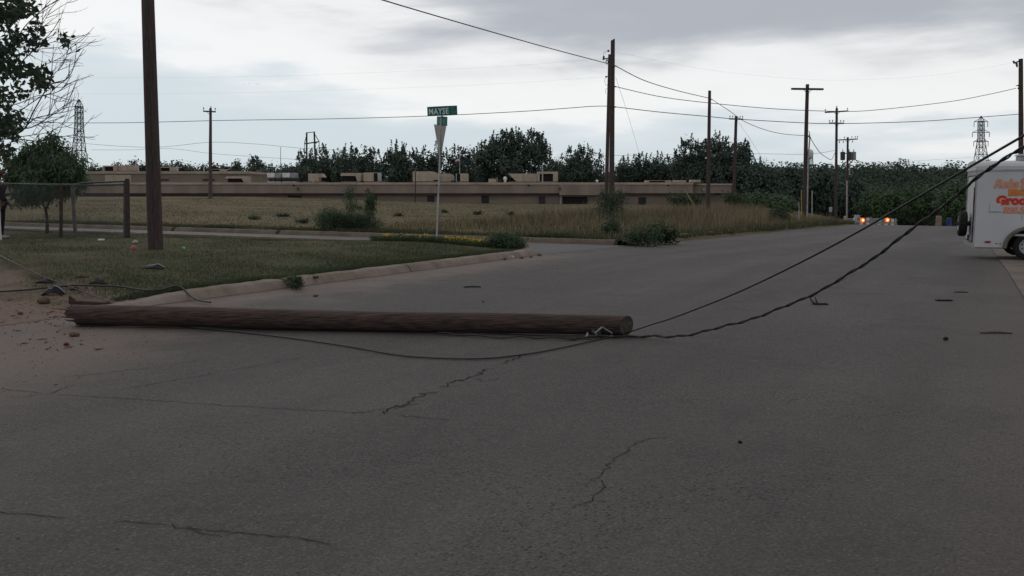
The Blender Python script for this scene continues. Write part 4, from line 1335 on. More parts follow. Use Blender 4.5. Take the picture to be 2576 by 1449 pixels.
vent('short pale pipe on the roof below the hooded unit with dark coil', 788, 453, 460, 106, .07, zr0)
vent('pale pipe on the far building, just right of the near utility pole', 447, 419, 431, 151, .12, zr2)
vent('pale pipe on the far building, left of the field pole', 513, 421, 431, 151, .12, zr2)
# thin dark pipe post standing in the field
b = atg(1045, 98)
tag(mesh('pipe_post', MB().tube([b - Vector((0, 0, .2)), at(1045, 432, 98)], 0.055, 7), M['rust'], loc=b), 'thin dark upright pipe in front of the building left of the sign post', 'post')
# flagpole with two flags
b = Vector((at(1156, 480, 125).x, 125, -0.5))
fpo = thing('flagpole', 'flagpole with two small flags before the dark trees, just right of the sign post', 'flagpole', b)
mesh('pole_shaft', MB().tube([b, at(1156.5, 372, 125)], [0.07, 0.04], 7), M['unit_grey'], fpo)
def flag(u, v, du, dv, cols, Y):
    mb = MB()
    n = 8
    for k, (f0, f1, g0, g1) in enumerate(cols):
        mb.mat(k)
        for i in range(n):
            a0, a1 = f0 + (f1 - f0) * i / n, f0 + (f1 - f0) * (i + 1) / n
            P = []
            for aa, gg in ((a0, g0), (a1, g0), (a1, g1), (a0, g1)):
                P.append(at(u + du * aa, v + dv * gg + abs(du) * .28 * aa, Y + .3 * math.sin(aa * 5)))
            mb.add(P, [(0, 1, 2, 3)])
    return mb
o = mesh('flag', flag(1155, 399, -12, 11, [(.78, 1, 0, 1), (0, .78, 0, .5), (0, .78, .5, 1)], 125), [M['flag_blue'], M['flag_white'], M['flag_red']], fpo, fix=False)
o['label'] = 'white and red flag with blue end, lower of the two'
o = mesh('flag', flag(1155, 386, -5, 6, [(0, .4, 0, .5), (.4, 1, 0, .5), (0, 1, .5, 1)], 125), [M['flag_blue'], M['flag_red'], M['flag_red']], fpo, fix=False)
o['label'] = 'red and blue flag, upper of the two'

# ------------------------------------------------------------------ street sign
b = gnd(1097, 604)
Ys = b.y
sg = thing('street_sign', 'leaning white sign post with green MAYSE street blades and a grey yield sign back', 'street sign', b)
top = at(1111.5, 268, Ys)
mesh('post', MB().tube([b - Vector((0, 0, .3)), b.lerp(top, .92)], 0.03, 10), M['post'], sg)
axv = (top - b).normalized()
px = pxm(Ys)
c = at(1112.5, 279, Ys)
ax = Vector((math.cos(R(7)), -math.sin(R(7)), 0.035)).normalized()
ay = Vector((0, 0, 1)).cross(ax).normalized()
az = ax.cross(ay)
bladeW, bladeH = 75.5 * px, 23.5 * px
bladeo = mesh('street_blade', MB().box(c, (bladeW, 0.012, bladeH), (ax, ay, az), 0.004), M['sign_green'], sg)
def text_mb(body, size, origin, ax, az, depth=0.003, shear=0.0, offset=0.0, width=1.0, spacing=1.0):
    cu = bpy.data.curves.new('lettering', 'FONT')
    cu.body = body; cu.size = size; cu.extrude = depth / 2; cu.shear = shear; cu.offset = offset
    cu.space_character = spacing
    cu.resolution_u = 3
    o = bpy.data.objects.new('lettering', cu)
    COL.objects.link(o)
    dg = bpy.context.evaluated_depsgraph_get()
    me = bpy.data.meshes.new_from_object(o.evaluated_get(dg))
    n_ = ax.cross(az)
    mb = MB()
    mb.v = [tuple(origin + ax * v.co.x * width + az * v.co.y - n_ * (-v.co.z)) for v in me.vertices]
    mb.f = [tuple(p.vertices) for p in me.polygons]
    mb.m = [0] * len(mb.f)
    bpy.data.objects.remove(o); bpy.data.curves.remove(cu); bpy.data.meshes.remove(me)
    return mb
front = -ay * 0.009
mesh('lettering', text_mb('MAYSE', bladeH * .86, c - ax * bladeW * .455 - az * bladeH * .31 + front, ax, az, width=.78, offset=0.006, spacing=1.1), M['txt_white'], bladeo)
mesh('lettering', text_mb('ST', bladeH * .42, c + ax * bladeW * .30 + az * bladeH * .10 + front, ax, az, width=.9), M['sign_dim'], bladeo)
mesh('lettering', text_mb('1200', bladeH * .42, c + ax * bladeW * .255 - az * bladeH * .33 + front, ax, az, width=.75), M['sign_dim'], bladeo)
# second blade, nearly edge on
c2 = at(1112, 305, Ys)
bx = Vector((math.sin(R(20)), -math.cos(R(20)) , 0)).normalized()
bx = Vector((0.50, -0.86, -0.08)).normalized()
by = Vector((0, 0, 1)).cross(bx).normalized(); bz = bx.cross(by)
blade2 = mesh('street_blade', MB().box(c2, (bladeW * .78, 0.012, bladeH), (bx, by, bz), 0.004), M['sign_green'], sg)
mb = MB()
for k in range(5):
    mb.box(c2 - by * 0.0075 + bx * bladeW * (-.22 + .10 * k), (bladeW * .06, 0.004, bladeH * .5), (bx, by, bz))
mesh('lettering', mb, M['sign_dim'], blade2)
mesh('bracket', MB().box(at(1111, 292, Ys), (.05, .05, .07)).box(at(1111.5, 316, Ys), (.05, .05, .05)).box(c - az * bladeH * .5, (.04, .03, .06)), M['steel'], sg)
# yield sign seen from behind, turned well away
yx = Vector((0.42, -0.9, -0.13)).normalized()
yc = at(1107, 358, Ys) + Vector((0, 0.06, 0))
hh = 84 * px
ww = hh * 0.52
def tri(o_, k):
    return [o_ - yx * ww * k + Vector((0, 0, hh * .5 * k)), o_ + yx * ww * k + Vector((0, 0, hh * .5 * k)), o_ + yx * .03 - Vector((0, 0, hh * .5 * k)), o_ - yx * .03 - Vector((0, 0, hh * .5 * k))]
yn = yx.cross(Vector((0, 0, 1))).normalized()
mesh('yield_sign', MB().prism(tri(yc, 1.0), yn * 0.006), M['alu'], sg)
for k_ in (.83, .68):
    mesh('bolt', MB().ball(b.lerp(top, k_) + Vector((0, -.03, 0)), .016), M['steel'], sg)

# ------------------------------------------------------------------ chain link fence
fe = gnd(321, 598)
fw = atg(152, fe.y + 0.15)
fw2 = atg(-45, fe.y + 0.5)
fn = thing('chain_link_fence', 'sagging chain link fence with dark posts and top rails by the small tree', 'fence', fe)
def fz(u, v, p): return at(u, v, p.y)
ptop = at(320, 451, fe.y)
mesh('post', MB().tube([fe - Vector((0, 0, .2)), ptop, ptop + Vector((0, 0, .02))], [0.060, 0.060, 0.03], 10), M['rust'], fn)
mesh('post', MB().tube([atg(312, fe.y + .1) - Vector((0, 0, .2)), at(314, 458, fe.y + .1)], 0.035, 8), M['chain'], fn)
mesh('post', MB().tube([fw - Vector((0, 0, .2)), at(154, 462, fw.y)], 0.045, 8), M['rust'], fn)
mesh('post', MB().tube([atg(190, fw.y + .5) - Vector((0, 0, .2)), at(182, 466, fw.y + .5)], 0.05, 8), M['chain'], fn)
mesh('post', MB().tube([fw2 - Vector((0, 0, .2)), at(-45, 464, fw2.y)], 0.045, 8), M['rust'], fn)
mesh('rail', MB().tube([at(318, 456, fe.y), at(260, 458.5, fe.y + .05), at(200, 461, fe.y + .1)], 0.024, 7), M['steel_dark'], fn)
mesh('rail', MB().tube([at(318, 464, fe.y), at(260, 465.5, fe.y + .05), at(200, 467, fe.y + .1)], 0.022, 7), M['steel_dark'], fn)
mesh('rail', MB().tube([at(200, 464, fe.y + .1), at(100, 464, fw.y), at(0, 461, fw2.y), at(-45, 460, fw2.y)], 0.018, 7), M['chain'], fn)
mb = MB()
pa, pb = fe.copy(), fw2.copy()
Lf = (pb - pa).length
hf_ = ptop.z - fe.z - 0.12
sp_ = 0.085
def fpt(s_, z_):
    p = pa.lerp(pb, s_ / Lf)
    return Vector((p.x, p.y, p.z + 0.03 + z_ + 0.02 * math.sin(s_ * 3)))
nd = int((Lf + hf_) / sp_)
for sgn in (1, -1):
    for i in range(nd):
        s0 = i * sp_ - hf_
        pts = []
        for z_ in (0, hf_ * .25, hf_ * .5, hf_ * .75, hf_):
            s_ = s0 + z_ if sgn > 0 else s0 + hf_ - z_
            if 0 <= s_ <= Lf: pts.append(fpt(s_, z_))
        if len(pts) > 1: mb.tube(pts, 0.0038, 3, cap=False)
mesh('chain_mesh', mb, M['chain'], fn, fix=False)

# ------------------------------------------------------------------ lattice towers, H-frame, water tower
def lattice(label, u, vtop, vbase, Y, prof, levels, r, arms=(), cap=None):
    """prof: list of (v, half width in px)"""
    b = at(u, vbase, Y)
    t = thing('lattice_tower', label, 'lattice tower', b, 'lattice towers')
    def hw(v):
        for (v0, h0), (v1, h1) in zip(prof, prof[1:]):
            if v0 <= v <= v1: return (h0 + (h1 - h0) * (v - v0) / (v1 - v0)) * pxm(Y) * .76
        return prof[-1][1] * pxm(Y) * .76
    legs = MB()
    for sx in (-1, 1):
        for sy in (-1, 1):
            pts = [Vector((at(u, v, Y).x + sx * hw(v), Y + sy * hw(v), at(u, v, Y).z)) for v, _ in prof]
            legs.tube(pts, r, 4)
    mesh('legs', legs, M['lattice'], t)
    br = MB()
    for v0, v1 in zip(levels, levels[1:]):
        p0, p1 = at(u, v0, Y), at(u, v1, Y)
        w0, w1 = hw(v0), hw(v1)
        for (ax_, ay_, bx_, by_) in ((-1, -1, 1, -1), (-1, 1, 1, 1), (-1, -1, -1, 1), (1, -1, 1, 1)):
            A0 = Vector((p0.x + ax_ * w0, Y + ay_ * w0, p0.z)); B0 = Vector((p0.x + bx_ * w0, Y + by_ * w0, p0.z))
            A1 = Vector((p1.x + ax_ * w1, Y + ay_ * w1, p1.z)); B1 = Vector((p1.x + bx_ * w1, Y + by_ * w1, p1.z))
            br.tube([A0, B0], r * .8, 4).tube([A0, B1], r * .6, 4).tube([B0, A1], r * .6, 4)
    mesh('bracing', br, M['lattice'], t)
    for (v, h, drop) in arms:
        p = at(u, v, Y); h *= pxm(Y)
        mb = MB().tube([p - Vector((h, 0, 0)), p + Vector((h, 0, 0))], r * .9, 4)
        mb.tube([p - Vector((h, 0, 0)), p + Vector((0, 0, 2.2)), p + Vector((h, 0, 0))], r * .7, 4)
        o = mesh('crossarm', mb, M['lattice'], t)
        ins = MB()
        for s in (-1, 1):
            q = p + Vector((s * h, 0, 0))
            ins.tube([q, q - Vector((0, 0, drop * pxm(Y)))], r * .9, 5)
        mesh('insulator', ins, M['insul'], o)
    return t
lattice('steel lattice tower with pointed top behind the bare twigs on the left', 199, 250, 430, 350,
        [(250, 0.6), (268, 9.0), (305, 9.5), (345, 11.5), (380, 15.5), (430, 22)], [268, 283, 297, 312, 330, 352, 378, 404, 430], 0.17)
lattice('steel lattice pylon with short arms far right above the trailer', 2468, 292, 425, 520,
        [(292, 0.8), (305, 7), (345, 7.5), (375, 11.5), (425, 19)], [305, 316, 328, 340, 354, 370, 388, 408, 425], 0.20,
        arms=((306, 17, 13), (333, 21, 12), (356, 18, 12)))
Y = 300
b = at(784, 480, Y); b.z = -3
hf = thing('h_frame_pole', 'far wooden H-frame power structure rising behind the left end of the trees', 'power pole', b)
mesh('post', MB().tube([Vector((at(771, 480, Y).x, Y, -3)), at(771.5, 333, Y)], 0.28, 6), M['pole'], hf)
mesh('post', MB().tube([Vector((at(796, 480, Y).x, Y, -3)), at(790.5, 331, Y)], 0.28, 6), M['pole'], hf)
mesh('crossarm', MB().tube([at(766, 362, Y), at(803, 356.5, Y)], 0.22, 5), M['pole'], hf)
mb = MB()
for a_, b_, c_ in (((772, 336), (766, 361), 0), ((790, 335), (803, 356), 0), ((772, 334), (790, 332), 0)):
    mb.tube([at(*a_, Y), at(*b_, Y)], 0.12, 4)
for u in (766, 803):
    mb.tube([at(u, 358, Y), at(u, 386, Y)], 0.09, 4)
mesh('brace', mb, M['steel_dark'], hf)
# thin mast
Y = 420
b = at(706, 480, Y); b.z = -3
tag(mesh('radio_mast', MB().tube([b, at(706, 370, Y)], [0.2, 0.12], 5), M['lattice'], loc=b), 'very thin far mast on the skyline left of the H-frame', 'mast')
Y = 700
b = at(2037, 440, Y)
wt = thing('water_tower', 'pale water tower on legs on the wooded skyline beside the crossarm pole', 'water tower', b)
p = at(2036, 388, Y)
k = pxm(Y)
mb = MB()
prof = [(0.5, -13), (6.5, -11), (9.3, -7), (9.8, -1), (9.6, 5), (8, 9), (4, 12), (0.5, 13)]
mb.tube([p + Vector((0, 0, z * k)) for _, z in prof], [r_ * k for r_, _ in prof], 18)
mesh('tank', mb, M['white'], wt, smooth=True)
mb = MB()
for sx in (-1, 1):
    for sy in (-1, 1):
        mb.tube([p + Vector((sx * 6.2 * k, sy * 6 * k, -8 * k)), p + Vector((sx * 9.5 * k, sy * 9 * k, -52 * k))], 0.42, 5)
mesh('legs', mb, M['lattice'], wt)
mesh('riser', MB().tube([p + Vector((0, 0, -12 * k)), p + Vector((0, 0, -52 * k))], 0.6, 6), M['lattice'], wt)
# birds
for i, (u, v) in enumerate(((614, 212), (627, 210), (646, 211), (651, 212))):
    c = at(u, v, 190)
    mb = MB().ball(c, (.04, .08, .035), 6, 4)
    for s in (-1, 1):
        mb.add([c + Vector((0, .05, .012)), c + Vector((s * .12, .02, .06)), c + Vector((s * .22, -.02, .015)), c + Vector((0, -.05, .01))], [(0, 1, 2, 3)])
    tag(mesh('bird', mb, M['dark'], loc=c), 'tiny dark bird flying in the sky between the near pole and the sign', 'bird', 'birds in the sky')

# ------------------------------------------------------------------ trees behind the buildings
def lobes_px(Y, items):
    """crown lobes from picture: (u, v, ru, rv)"""
    out = []
    k = pxm(Y)
    for (u, v, ru, rv) in items:
        p = at(u, v, Y + RNG.uniform(-.8, .8))
        out.append((p.x, p.y, p.z, ru * k, min(ru, 40) * k, rv * k))
    return out
TG = 'dark trees behind the tan building'
def far_tree(label, u, Y, items, ncl, zb=-1.0, group=TG, L=0.42, per=34, sig=0.36, spikes=0, mat_='leaf_far', name='broadleaf_tree', shell=0.55, W=None, up=0.25):
    if group == TG:
        items = list(items) + [(u, 428, 54 if u < 1250 or u > 1560 else 40, 24)]
        ncl = int(ncl * 1.25)
    lobes = lobes_px(Y, items)
    base = (at(u, 470, Y).x, Y, zb)
    extra = None
    if spikes:
        pts = []
        for l in lobes:
            for _ in range(spikes):
                a = RNG.uniform(0, 2 * math.pi); r = RNG.random() ** .5
                x0 = l[0] + l[3] * r * math.cos(a); y0 = l[1] + l[4] * r * math.sin(a)
                z0 = l[2] + l[5] * math.sqrt(max(0, 1 - r * r)) * .9
                hgt = RNG.uniform(.5, 1.5)
                lean = RNG.normal(size=2) * .16
                n_ = 34
                q = RNG.random(n_)
                pts.append(np.stack([x0 + lean[0] * q * hgt + RNG.normal(size=n_) * .11 * (1.15 - q), y0 + lean[1] * q * hgt + RNG.normal(size=n_) * .11 * (1.15 - q), z0 + q * hgt], 1))
        extra = np.concatenate(pts)
    t = tree(name, label, 'tree', base, lobes, ncl, per, (sig, sig, sig * 1.1), L, W or L * 0.62, 0.2, mat_, group, up=up, shell=shell, extra=extra)
    return t
far_tree('spiky dark tree at the left end of the tree row, below the H-frame', 775, 140, [(772, 420, 26, 36), (760, 412, 14, 18), (785, 440, 34, 28)], 70, spikes=7)
far_tree('dark tree with a tall pointed shoot, second from left in the tree row', 812, 136, [(806, 408, 22, 34), (825, 424, 30, 36), (812, 440, 34, 24)], 80, spikes=9)
far_tree('rounded dark tree in the row, over the hood unit', 868, 134, [(862, 408, 32, 28), (888, 412, 26, 34), (870, 440, 44, 26)], 90, spikes=7)
far_tree('dark tree in the row, over the roof box with dark slot', 928, 136, [(915, 404, 28, 28), (945, 412, 26, 28), (928, 440, 46, 26)], 90, spikes=7)
far_tree('wispy topped dark tree left of the sign post', 1000, 133, [(996, 404, 24, 34), (1014, 408, 22, 28), (985, 418, 22, 26), (1000, 440, 42, 26)], 95, spikes=12)
far_tree('dark tree directly behind the sign post', 1072, 136, [(1055, 408, 30, 26), (1090, 404, 34, 32), (1070, 440, 50, 28)], 95, spikes=7)
far_tree('dark tree behind the flagpole', 1160, 138, [(1145, 404, 28, 32), (1180, 408, 28, 28), (1160, 440, 46, 28)], 90, spikes=7)
far_tree('largest broad dark tree of the row, with upward fanning top', 1292, 130,
         [(1292, 400, 70, 44), (1232, 392, 34, 36), (1262, 370, 32, 32), (1300, 368, 34, 30), (1345, 372, 32, 34), (1362, 398, 26, 40), (1215, 420, 26, 34), (1290, 440, 92, 24)], 330, spikes=13, L=.44, sig=.34, shell=.7)
far_tree('dark round tree between the largest one and the twin poles', 1462, 136, [(1440, 408, 34, 28), (1478, 402, 36, 26), (1460, 440, 62, 28)], 120, spikes=8)
far_tree('low dark tree right of the twin poles', 1600, 140, [(1590, 428, 40, 22), (1622, 412, 28, 22), (1600, 448, 60, 20)], 100, spikes=5)
far_tree('low dark tree between the twin poles and the tall right hand tree', 1668, 138, [(1655, 420, 30, 24), (1690, 424, 30, 24), (1668, 446, 50, 20)], 90, spikes=6)
far_tree('tall dark tree behind the plain pole', 1742, 128, [(1738, 392, 30, 36), (1718, 408, 26, 26), (1760, 404, 28, 36), (1742, 444, 56, 30)], 150, spikes=11, shell=.65)
far_tree('tallest dark tree behind the plain pole, its right half', 1808, 126, [(1804, 382, 32, 36), (1790, 404, 30, 36), (1828, 398, 28, 34), (1808, 444, 56, 34)], 150, spikes=12, shell=.65)
far_tree('dark tree behind the short crossarm pole', 1862, 126, [(1860, 392, 26, 28), (1876, 408, 18, 30), (1862, 444, 44, 44)], 120, spikes=9)
far_tree('gap filling dark tree low behind the building between round trees', 1400, 145, [(1395, 430, 30, 22), (1420, 445, 40, 20)], 60, spikes=3)
# bushes and trees right of the building
RG = 'dark trees beyond the roadside weeds'
for i, (u, Y, items, lab) in enumerate((
    (1915, 122, [(1915, 446, 42, 36), (1890, 470, 40, 40), (1930, 490, 50, 40)], 'dark rounded tree at the right end of the building'),
    (1985, 130, [(1980, 455, 48, 34), (1990, 490, 56, 44)], 'dark tree left of the tall braced crossarm pole'),
    (2062, 128, [(2060, 462, 46, 36), (2066, 495, 50, 44)], 'dark tree between the braced crossarm pole and the two-arm pole'),
    (2135, 135, [(2130, 478, 44, 38), (2140, 510, 50, 40)], 'dark tree behind the transformer pole'))):
    far_tree(lab, u, Y, items, 150, zb=-4.5, group=RG, L=.5, sig=.5, per=40)
for (u, Y, items, lab) in (
    (1960, 108, [(1960, 520, 34, 14)], 'low green bush beyond the tall grass left of the marker posts'),
    (1890, 104, [(1888, 514, 32, 16)], 'green bush at the right corner of the building'),
    (2210, 118, [(2205, 522, 46, 34), (2230, 505, 40, 30)], 'green bushy tree beyond the road crest above the left amber lamp'),
    (2310, 125, [(2300, 508, 52, 42), (2335, 520, 44, 36)], 'green bushy tree beyond the road crest above the right amber lamp'),
    (2395, 118, [(2395, 515, 44, 42), (2415, 495, 36, 36)], 'green bushy tree beyond the crest beside the trailer')):
    far_tree(lab, u, Y, items, 110, zb=-5, group='green bushes beyond the crest', L=.42, sig=.42, per=34, mat_='leaf_green')
# small trees on the far left skyline
FG = 'small far trees on the left skyline'
FL = [(100, 412, 28), (150, 408, 30), (232, 412, 24), (262, 416, 22), (292, 412, 24), (330, 407, 26), (362, 414, 22), (415, 410, 20), (440, 405, 24), (470, 411, 26), (508, 416, 22), (545, 414, 20), (572, 410, 26), (598, 408, 20), (664, 414, 26), (690, 420, 26), (722, 422, 24), (748, 416, 20)]
ordn = ['leftmost', 'second', 'third', 'fourth', 'fifth', 'sixth', 'seventh', 'eighth', 'ninth', 'tenth', 'eleventh', 'twelfth', 'thirteenth', 'fourteenth', 'fifteenth', 'sixteenth', 'seventeenth', 'rightmost']
for i, (u, v, w) in enumerate(FL):
    far_tree(f'small far tree on the left skyline, {ordn[i]} from the left', u, 250, [(u, v + 12, w * .7, 13), (u + 5, v + 24, w, 16), (u - 8, v + 30, w, 18)], 34, zb=-4, group=FG, L=.8, per=26, sig=.55)
far_tree('taller narrow far tree on the left skyline, right of the field pole', 640, 230, [(640, 408, 13, 15), (640, 428, 22, 24)], 50, zb=-4, group=FG, L=.65, per=28, sig=.45, spikes=3)
far_tree('blue green far bush behind the grey cooling units', 690, 200, [(660, 440, 46, 16), (720, 440, 46, 18)], 60, zb=-3, group=FG, L=.7, per=28, sig=.5)

# woodland on the hill: too many crowns to count
n_c = 2300
cx, cy, cz, sz = [], [], [], []
while len(cx) < n_c:
    y = 175 + 560 * RNG.random() ** 1.25
    u = RNG.uniform(420, 2700)
    x = (u - 1288) / F * y
    cx.append(x); cy.append(y); cz.append(hill_z(x, y)); sz.append((1.5 + 3.6 * RNG.random() ** 1.8) * (1 + y / 900))
# a nearer belt closes the foot of the hill
for u in np.arange(2100, 2700, 5.5):
    for y0 in (140, 155):
        y = y0 + RNG.uniform(-6, 6); x = (u + RNG.uniform(-4, 4) - 1288) / F * y
        cx.append(x); cy.append(y); cz.append(H0(x, y)); sz.append(RNG.uniform(1.6, 3.0))
cx, cy, cz, sz = map(np.array, (cx, cy, cz, sz))
vs_, fs_, off = [], [], 0
per = 170
idx = np.repeat(np.arange(len(cx)), per)
d = RNG.normal(size=(len(idx), 3)); d /= np.linalg.norm(d, axis=1)[:, None]
rr = 0.6 + 0.38 * RNG.random(len(idx)) ** .6
pts = np.stack([cx[idx], cy[idx], cz[idx] + sz[idx] * .9], 1) + d * (rr * sz[idx])[:, None] * np.array([1, 1, .8])
lsz = np.minimum(sz[idx] * .27, 0.0030 * cy[idx] + .12)
v, f = quads(pts, lsz, lsz * .72, .1, out=d)
tag(npmesh('woodland', v, f, M['leaf_wood']), 'dense dark green woodland covering the far hill', 'woodland', kind='stuff')

# ------------------------------------------------------------------ plants by the streets
def sig_(x):
    return float(np.mean(x))
def bush(label, u, v, items, Y, ncl, per, sig, L, W, mat_, name='bush', group=None, cat='bush', up=.3, r0=.02, shell=.3):
    lobes = lobes_px(Y, items)
    b = atg(u, Y)
    t = thing(name, label, cat, b, group)
    st_ = MB()
    for l in lobes:
        e_ = Vector(l[:3])
        f0 = b + Vector(((e_.x - b.x) * .6, (e_.y - b.y) * .6, 0))
        f0.z = surf(f0.x, f0.y) - .02
        k_ = min(1.0, max(.012, l[5] * 1.4))
        st_.tube([f0, f0.lerp(e_, .6) + Vector((.02 * k_, 0, 0)), e_], [r0 * k_, r0 * k_ * .7, r0 * k_ * .3], 5)
    mesh('stems', st_, M['bark'], t)
    cl, pts = crown_pts(lobes, ncl, per, sig, shell=shell)
    keep = pts[:, 2] > b.z + .01
    pts = pts[keep]
    v_, f_ = quads(pts, L, W, up, out=crown_pts.out[keep])
    # loose shoots break up the outline
    sh = []
    for l in lobes:
        for _ in range(7):
            q = RNG.random(26)
            a_ = RNG.uniform(0, 2 * math.pi); r_ = RNG.random() ** .5
            h_ = l[5] * RNG.uniform(.7, 1.7)
            ln_ = RNG.normal(size=2) * .5
            sh.append(np.stack([l[0] + l[3] * r_ * math.cos(a_) + ln_[0] * q * h_ + RNG.normal(size=26) * sig_(sig) * .3, l[1] + l[4] * r_ * math.sin(a_) + ln_[1] * q * h_ + RNG.normal(size=26) * sig_(sig) * .3, l[2] + q * h_], 1))
    v2, f2 = quads(np.concatenate(sh), L * .85, W * .8, .6)
    f_ = np.concatenate([f_, f2 + len(v_)]); v_ = np.concatenate([v_, v2])
    npmesh('foliage', v_, f_, M[mat_], t)
    return t
bush('large feathery green bush behind the far kerb with a tall wispy plume', 868, 578,
     [(835, 556, 46, 24), (900, 556, 52, 24), (868, 560, 60, 22), (884, 525, 16, 36), (880, 495, 12, 26), (820, 545, 30, 20), (945, 566, 24, 14)], 36.5, 330, 46, (.13, .13, .12), .085, .028, 'leaf_weed', up=.5)
bush('slim green sapling right of the feathery bush', 932, 560, [(932, 505, 10, 24), (928, 530, 8, 22)], 43, 40, 30, .13, .12, .05, 'leaf_weed', name='sapling', cat='sapling', up=.5)
bush('green bush growing round the foot of the twin poles', 1538, 560, [(1532, 548, 26, 28), (1545, 512, 30, 22), (1520, 565, 24, 16), (1556, 500, 18, 18), (1515, 505, 14, 20)], 47, 85, 26, .26, .14, .05, 'leaf_mid')
bush('tall green weeds on the field edge below the twin poles', 1537, 592, [(1535, 572, 16, 16), (1542, 585, 20, 10), (1525, 583, 14, 9)], 34, 50, 24, .16, .12, .045, 'leaf_weed', name='weed_clump', cat='weeds')
bush('dark green weed clump at the broken end of the far kerb', 1605, 606, [(1608, 595, 24, 9), (1588, 601, 14, 6), (1632, 598, 18, 6)], 29.2, 70, 30, .17, .085, .045, 'leaf_weed', name='weed_clump', cat='weeds')
bush('broad leaved weeds right of the dark clump at the far kerb', 1660, 600, [(1652, 584, 24, 11), (1678, 592, 18, 8)], 30.5, 60, 22, .15, .13, .07, 'leaf_weed', name='weed_clump', cat='weeds')
bush('upright dark green bush among the tall dry grass by the road', 1958, 572, [(1955, 545, 14, 28), (1950, 560, 14, 16), (1968, 552, 12, 16)], 55, 80, 34, .17, .16, .08, 'leaf_mid')
bush('green shrub against the building wall left of the plain pole', 1720, 520, [(1712, 505, 34, 14), (1740, 508, 22, 12)], 92, 60, 30, .22, .22, .12, 'leaf_mid')
bush('shrub hiding the foot of the short crossarm pole', 1850, 520, [(1840, 505, 22, 18), (1862, 512, 24, 16)], 92, 60, 30, .22, .22, .12, 'leaf_mid')
bush('leafy weed tuft growing through a gap in the near kerb', 741, 724, [(743, 714, 11, 8), (736, 704, 15, 4), (750, 708, 8, 8)], gnd(741, 728).y, 40, 24, .05, .05, .022, 'leaf_weed', name='weed_clump', cat='weeds')
bush('small straggly weed in the kerb gap nearest the fallen pole', 788, 703, [(790, 700, 10, 4)], gnd(790, 706).y, 18, 14, .03, .04, .015, 'leaf_weed', name='weed_clump', cat='weeds')
bush('small weed tuft spilling over the near kerb by its left gap', 622, 732, [(620, 728, 14, 3.5)], gnd(622, 734).y, 26, 22, .03, .045, .016, 'leaf_weed', name='weed_clump', cat='weeds')
bush('rounded green weed mass over the kerb corner of the lawn', 1290, 630, [(1280, 612, 34, 11), (1306, 622, 10, 16), (1255, 604, 30, 8)], 23.6, 150, 36, .10, .10, .028, 'leaf_weed', name='weed_clump', cat='weeds', up=.6)
for i, (u, v, w) in enumerate(((905, 527, 13), (1200, 540, 9), (1285, 541, 9), (1390, 548, 8), (712, 545, 16), (640, 553, 12), (1120, 536, 8), (1700, 527, 10), (1000, 545, 12), (760, 560, 18))):
    p = gnd(u, v)
    bush(f'small dark weed tuft in the dry field, {["above the feathery bush", "second right of the sign post", "third right of the sign post", "left of the twin poles", "left of the feathery bush", "nearest the field pole", "first right of the sign post", "left of the plain pole", "between feathery bush and sign", "at the left foot of the feathery bush"][i]}',
         u, v, [(u, v - 2, w, 4)], p.y, 14, 22, .09, .13, .05, 'leaf_mid', name='weed_tuft', cat='weeds', group='weed tufts in the field')

# grass: uncountable
def scatter_px(n, urange, vrange, test=None):
    out = []
    while len(out) < n:
        u = RNG.uniform(*urange); v = RNG.uniform(*vrange)
        d = ray(u, v)
        if d.z >= 0: continue
        if test and not test(u, v): continue
        p = gnd(u, v)
        out.append(p)
    return np.array([tuple(p) for p in out])
pts = []
while len(pts) < 62000:     # near lawn
    s = RNG.uniform(-11.4, 3.0); t = .36 + 27 * RNG.random() ** 1.7
    if s > corner(t, CR - .36): continue
    x, y = xy(s, t)
    if not -0.62 < x / y < .1: continue
    nz = mn.noise((x * .55, y * .55, 9)) + .5 * mn.noise((x * 1.9, y * 1.9, 2))
    if nz < RNG.uniform(-.5, .55): continue
    if s < -9.9 + 1.6 * mn.noise((x * .8, y * .8, 5)) and RNG.random() < .8: continue
    pts.append((x, y, lawn_z(s, t)))
pts = np.array(pts)
v, f = blades(pts, .038, .009, .6)
tag(npmesh('lawn_grass', v, f, M['blade']), 'short patchy green grass of the lawn', 'grass', kind='stuff')
# fringe hanging over the kerb
pts = []
while len(pts) < 22000:
    s = RNG.uniform(-10.8, CS); t = .33 + .3 * RNG.random() if RNG.random() < .4 else .33 + 2.6 * RNG.random() ** 1.5
    x, y = xy(s, t)
    if mn.noise((s * 1.3, 1, 1)) < RNG.uniform(-.7, .3): continue
    pts.append((x, y, lawn_z(s, t) - .01))
v, f = blades(np.array(pts), .060, .011, .6)
tag(npmesh('kerb_grass', v, f, M['blade_green']), 'green grass fringe leaning over the near kerb', 'grass', kind='stuff')
# dry field grass
pts = []
while len(pts) < 60000:
    t = RNG.uniform(.5, 60); s = 8.1 + 85 * RNG.random() ** 1.6
    x, y = xy(s, t)
    if not -.58 < x / y < .45 or y > 103: continue
    if mn.noise((x * .22, y * .22, 3)) + .5 * mn.noise((x * .9, y * .9, 3)) < RNG.uniform(-.6, .5): continue
    pts.append((x, y, field_z(s, t)))
pts = np.array(pts)
half = len(pts) // 2
v, f = blades(pts[:half], .085, .030, .7)
tag(npmesh('field_grass', v, f, M['blade_dry']), 'dry tan grass of the field', 'grass', kind='stuff')
v, f = blades(pts[half:], .080, .030, .7)
tag(npmesh('field_grass', v, f, M['blade_olive']), 'olive green grass of the field', 'grass', kind='stuff')
